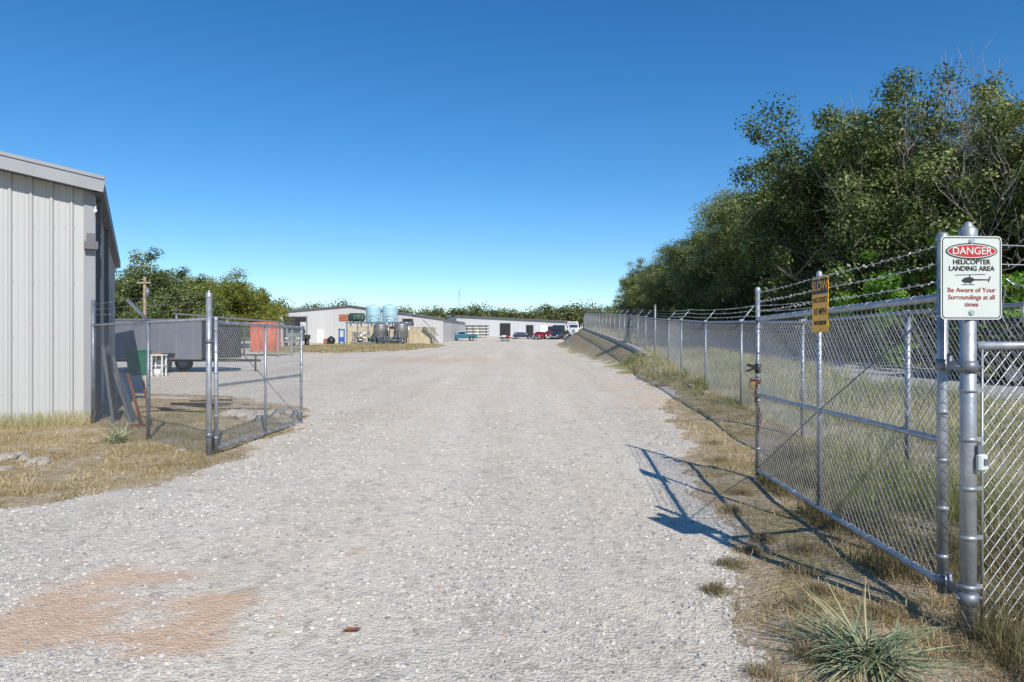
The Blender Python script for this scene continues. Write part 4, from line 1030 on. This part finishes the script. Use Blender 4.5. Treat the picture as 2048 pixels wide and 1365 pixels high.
# ------------------------------------------------------------------ vehicles
def pickup(name, x, y, rz, mat, sc=1., kind='pickup'):
    o = Obj(name, (x, y, t1(x, y)), rz); b = o.part('body', mat); L = 5.4
    if kind == 'pickup':
        lower = [(-2.7, .5), (-2.7, 1.05), (-2.65, 1.12), (-.75, 1.12), (-.7, 1.15), (1.0, 1.15), (2.35, 1.02), (2.65, .9), (2.7, .5)]
        cab = [(-.75, 1.13), (-.6, 1.72), (-.4, 1.80), (.45, 1.80), (.62, 1.74), (1.2, 1.13)]; win = [(-.6, 1.2), (-.5, 1.65), (.45, 1.65), (.95, 1.2)]
    else:
        lower = [(-2.3, .45), (-2.35, 1.0), (-2.25, 1.1), (1.1, 1.1), (2.15, .98), (2.35, .8), (2.35, .45)]
        cab = [(-2.2, 1.08), (-2.0, 1.62), (-1.8, 1.70), (.25, 1.70), (.42, 1.65), (1.15, 1.08)]; win = [(-1.95, 1.15), (-1.8, 1.56), (.3, 1.56), (.85, 1.15)]
    b.prism(lower, -.92, .92)
    n = len(cab); hw = lambda z: .88 - (z - 1.1) * .25
    vs = [(x_, -hw(z), z) for x_, z in cab] + [(x_, hw(z), z) for x_, z in cab]
    b._a(vs, [tuple(range(n)), tuple(reversed(range(n, 2 * n)))] + [(i, n + i, n + (i + 1) % n, (i + 1) % n) for i in range(n)])
    g = o.part('windows', 'glass')
    for s_ in (-1, 1):
        g._a([(x_, s_ * (hw(z) + .012), z) for x_, z in win], [tuple(range(4))])
    xa, za_, xb, zb_ = cab[-2][0], cab[-2][1], cab[-1][0], cab[-1][1]
    g._a([(xb - .04, -.76, zb_ + .08), (xb - .04, .76, zb_ + .08), (xa + .03, .66, za_ - .03), (xa + .03, -.66, za_ - .03)], [(0, 1, 2, 3)])
    g._a([(cab[0][0] - .005, -.72, 1.25), (cab[0][0] - .005, .72, 1.25), (cab[1][0] - .02, .66, 1.62), (cab[1][0] - .02, -.66, 1.62)], [(0, 1, 2, 3)])
    o.part('pillars', mat).box((-.0 if kind == 'pickup' else -.75, -.80, 1.42), (.07, .06, .5))
    if kind == 'pickup': bd = o.part('bed_inside', 'dark'); bd.box((-1.7, 0, 1.115), (1.7, 1.6, .02))
    t_ = o.part('tyres', 'rubber'); r_ = o.part('rims', 'chrome')
    for wx in (-1.65, 1.65) if kind == 'pickup' else (-1.4, 1.45):
        for wy in (-.86, .86): wheel(t_, r_, wx, wy, .37, .37, .24)
        o.part('wheel_wells', 'dark').box((wx, 0, .62), (.86, 1.86, .34))
    gr = o.part('grille', 'black'); fx = lower[-1][0]; gr.box((fx + .01, 0, .72), (.06, 1.2, .26)); gr.box((fx - .2, 0, .5), (.5, 1.8, .1))
    c = o.part('bumpers', 'chrome'); c.box((fx + .06, 0, .5), (.14, 1.8, .2)); c.box((lower[0][0] - .05, 0, .52), (.14, 1.8, .18))
    h = o.part('headlights', 'white'); h.box((fx + .01, -.72, .8), (.06, .28, .18)); h.box((fx + .01, .72, .8), (.06, .28, .18))
    tl = o.part('tail_lights', 'carr'); tl.box((lower[1][0], -.84, .88), (.06, .12, .3)); tl.box((lower[1][0], .84, .88), (.06, .12, .3))
    e = o.done(); e.scale = (sc, sc, sc); return e
pickup('pickup_truck', -8.75, 119.5, math.pi + .12, 'teal', .98)
pickup('parked_suv', 2.1, 131, .1, 'carb', .8, 'suv')
pickup('parked_car', 5.2, 134, 2.6, 'carb', .75, 'suv')
pickup('pickup_truck', 5.2, 128.5, -1.9, 'carr', .8)
pickup('pickup_truck', 7.1, 131, -1.6, 'carr', .85)
pickup('pickup_truck', 8.6, 129.5, -1.9, 'carb', .9)
def bigtruck(name, x, y, rz, mat, sc=1., bed='black'):
    o = Obj(name, (x, y, t1(x, y)), rz)
    c = o.part('cab', mat); c.prism([(.2, .8), (.2, 2.6), (.35, 2.75), (1.35, 2.75), (1.6, 2.55), (1.85, 1.75), (1.85, .8)], -1.1, 1.1)
    h = o.part('hood', mat); h._a([(1.85, -.95, .75), (3.1, -.75, .75), (3.1, .75, .75), (1.85, .95, .75), (1.85, -.85, 1.75), (3.05, -.62, 1.5), (3.05, .62, 1.5), (1.85, .85, 1.75)], [(0, 1, 5, 4), (1, 2, 6, 5), (2, 3, 7, 6), (4, 5, 6, 7), (3, 2, 1, 0)])
    fd = o.part('fenders', mat); fd.bbox((2.4, -.95, 1.05), (1.2, .35, .3), .08); fd.bbox((2.4, .95, 1.05), (1.2, .35, .3), .08)
    g = o.part('windows', 'glass'); g._a([(1.87, -.95, 1.82), (1.87, .95, 1.82), (1.63, .9, 2.5), (1.63, -.9, 2.5)], [(0, 1, 2, 3)])
    for s_ in (-1, 1): g.box((1.1, s_ * 1.1, 2.1), (.9, .03, .6))
    gr = o.part('grille', 'chrome'); gr.box((3.12, 0, 1.1), (.05, .85, .6)); gr.box((3.2, 0, .6), (.15, 2.1, .28))
    bl = o.part('grille_bars', 'black')
    for k in range(5): bl.box((3.155, 0, .88 + k * .11), (.02, .75, .04))
    hl = o.part('headlights', 'white'); hl.cyl((3.0, -.82, 1.05), (3.12, -.82, 1.05), .13, n=10); hl.cyl((3.0, .82, 1.05), (3.12, .82, 1.05), .13, n=10)
    fr = o.part('frame', 'black'); fr.box((-1.4, 0, .8), (6.4, .9, .22))
    bd = o.part('bed', bed); bd.box((-2.0, 0, 1.3), (4.4, 2.3, .6)); bd.box((.1, 0, 1.6), (.1, 2.2, 1.6))
    mi = o.part('mirrors', 'black'); mi.box((1.7, -1.35, 2.0), (.06, .2, .45)); mi.box((1.7, 1.35, 2.0), (.06, .2, .45)); mi.cyl((1.6, -1.35, 2.2), (1.6, 1.35, 2.2), .02, n=4)
    st = o.part('exhaust', 'chrome'); st.cyl((.05, -1.0, .8), (.05, -1.0, 3.0), .07, n=8)
    t_ = o.part('tyres', 'rubber'); r_ = o.part('rims', 'chrome')
    for wx in (2.4, -1.7, -2.9):
        for wy in (-.98, .98): wheel(t_, r_, wx, wy, .5, .5, .32)
    e = o.done(); e.scale = (sc, sc, sc)
bigtruck('flatbed_truck', -26.0, 82.5, -math.pi / 2 + .12, 'army', .86)
bigtruck('semi_truck', 11.2, 124, -math.pi / 2 - .1, 'carw', .8)
bigtruck('flatbed_truck', 9.4, 134, -math.pi / 2 - .35, 'black', .95)
bigtruck('flatbed_truck', 12.6, 139, -math.pi / 2 - .3, 'carw', .9, 'white')
o = Obj('pipe_rack', (-7.3, 140, t1(-7.3, 140))); p = o.part('frame', 'rust')
for x in (-2, -.7, .7, 2): p.box((x, 0, 1.3), (.12, .2, 2.6))
for k, z in enumerate((.5, 1.1, 1.7, 2.3)): p.box((0, 0, z), (4.4, 1.0, .1))
q = o.part('pipes', 'dgreen')
for z in (.62, 1.22, 1.82, 2.42):
    for y in (-.3, 0, .3): q.cyl((-2.6, y, z), (2.6, y, z), .1, n=6)
o.done()
o = Obj('flat_trailer', (-1.2, 118, t1(-1.2, 118))); p = o.part('deck', 'black'); p.box((0, 0, .6), (2.2, 1.6, .14)); p.cyl((1.1, 0, .58), (2.0, 0, .5), .05, n=6)
t_ = o.part('tyres', 'rubber'); r_ = o.part('rims', 'chrome'); wheel(t_, r_, -.4, -.85, .32, .32); wheel(t_, r_, .4, -.85, .32, .32)
q = o.part('load', 'white'); q.cyl((-.7, 0, .85), (.5, 0, .85), .18, n=10); q = o.part('crate', 'carr'); q.box((.5, 0, .85), (.6, .8, .35)); o.done()
o = Obj('scrap_pile', (-13.2, 127, t1(-13.2, 127))); p = o.part('steel', 'orange')
for k in range(26): p.box((rt.uniform(-1.6, 1.6), rt.uniform(-.8, .8), rt.uniform(.2, 1.4)), (rt.uniform(.4, 1.6), .15, .2), rt.uniform(0, 3), 0, rt.uniform(-.5, .5))
o.done()
o = Obj('green_hose_pile', (-12.9, 104, t1(-12.9, 104))); p = o.part('hose', 'green')
for k in range(5): p.lathe((k * .25 - .5, 0, .1 * k), [(.3, 0), (.45, .04), (.45, .12), (.3, .16)], 12)
o.done()
o = Obj('yellow_barrels', (-14.4, 103, t1(-14.4, 103))); p = o.part('barrels', 'cream')
for k in range(3): p.lathe((k * .7, 0, 0), [(.01, 0), (.28, 0), (.28, .4), (.3, .43), (.28, .46), (.28, .85), (.01, .86)], 12)
o.done()
o = Obj('equipment_trailer', (15.2, 19.2, t1(15.2, 19.2)), -1.0); p = o.part('deck', 'black'); p.box((0, 0, .75), (7, 2.2, .2))
for k in range(4): p.box((0, -1.1, 1.0 + k * .28), (7, .05, .14)); p.box((0, 1.1, 1.0 + k * .28), (7, .05, .14))
for k in range(8): p.box((-3.45 + k * .985, -1.1, 1.35), (.08, .09, 1.2)); p.box((-3.45 + k * .985, 1.1, 1.35), (.08, .09, 1.2))
t_ = o.part('tyres', 'rubber'); r_ = o.part('rims', 'chrome')
for x in (-.5, .4): wheel(t_, r_, x, -1.05, .38, .38); wheel(t_, r_, x, 1.05, .38, .38)
tg = o.part('tongue', 'black'); tg.cyl((3.5, -.8, .7), (4.9, 0, .6), .06, n=6); tg.cyl((3.5, .8, .7), (4.9, 0, .6), .06, n=6)
o.done()

# ------------------------------------------------------------------ light, sky, camera
sun_dir = Vector((.48, -1.22, 1.0)).normalized()
el = math.asin(sun_dir.z); az = math.atan2(sun_dir.x, sun_dir.y)
ld = bpy.data.lights.new('sun', 'SUN'); ld.energy = 5.0; ld.angle = math.radians(.5); ld.color = (1, .95, .87)
lo = bpy.data.objects.new('sun', ld); COL.objects.link(lo); lo.rotation_euler = sun_dir.to_track_quat('Z', 'Y').to_euler(); lo.location = (0, -20, 30)
wd = bpy.data.worlds.new("World"); scene.world = wd; wd.use_nodes = True; nt = wd.node_tree
bg = nt.nodes["Background"]; sk = nt.nodes.new("ShaderNodeTexSky"); sk.sky_type = 'NISHITA'; sk.sun_disc = False
sk.sun_elevation = el; sk.sun_rotation = az; sk.air_density = 1.0; sk.dust_density = .1; sk.ozone_density = 4.0; sk.altitude = 900
hs = nt.nodes.new("ShaderNodeHueSaturation"); hs.inputs["Saturation"].default_value = 1.28
nt.links.new(sk.outputs[0], hs.inputs["Color"]); nt.links.new(hs.outputs[0], bg.inputs[0]); bg.inputs[1].default_value = .14
cd = bpy.data.cameras.new('camera'); cd.lens = 24; cd.sensor_width = 36; cd.clip_end = 3000; cd.clip_start = .05
co = bpy.data.objects.new('camera', cd); COL.objects.link(co); co.location = (0, 0, 1.55); co.rotation_euler = (math.pi / 2, 0, 0)
scene.camera = co
scene.view_settings.view_transform = 'Standard'; scene.view_settings.look = 'None'; scene.view_settings.exposure = 0
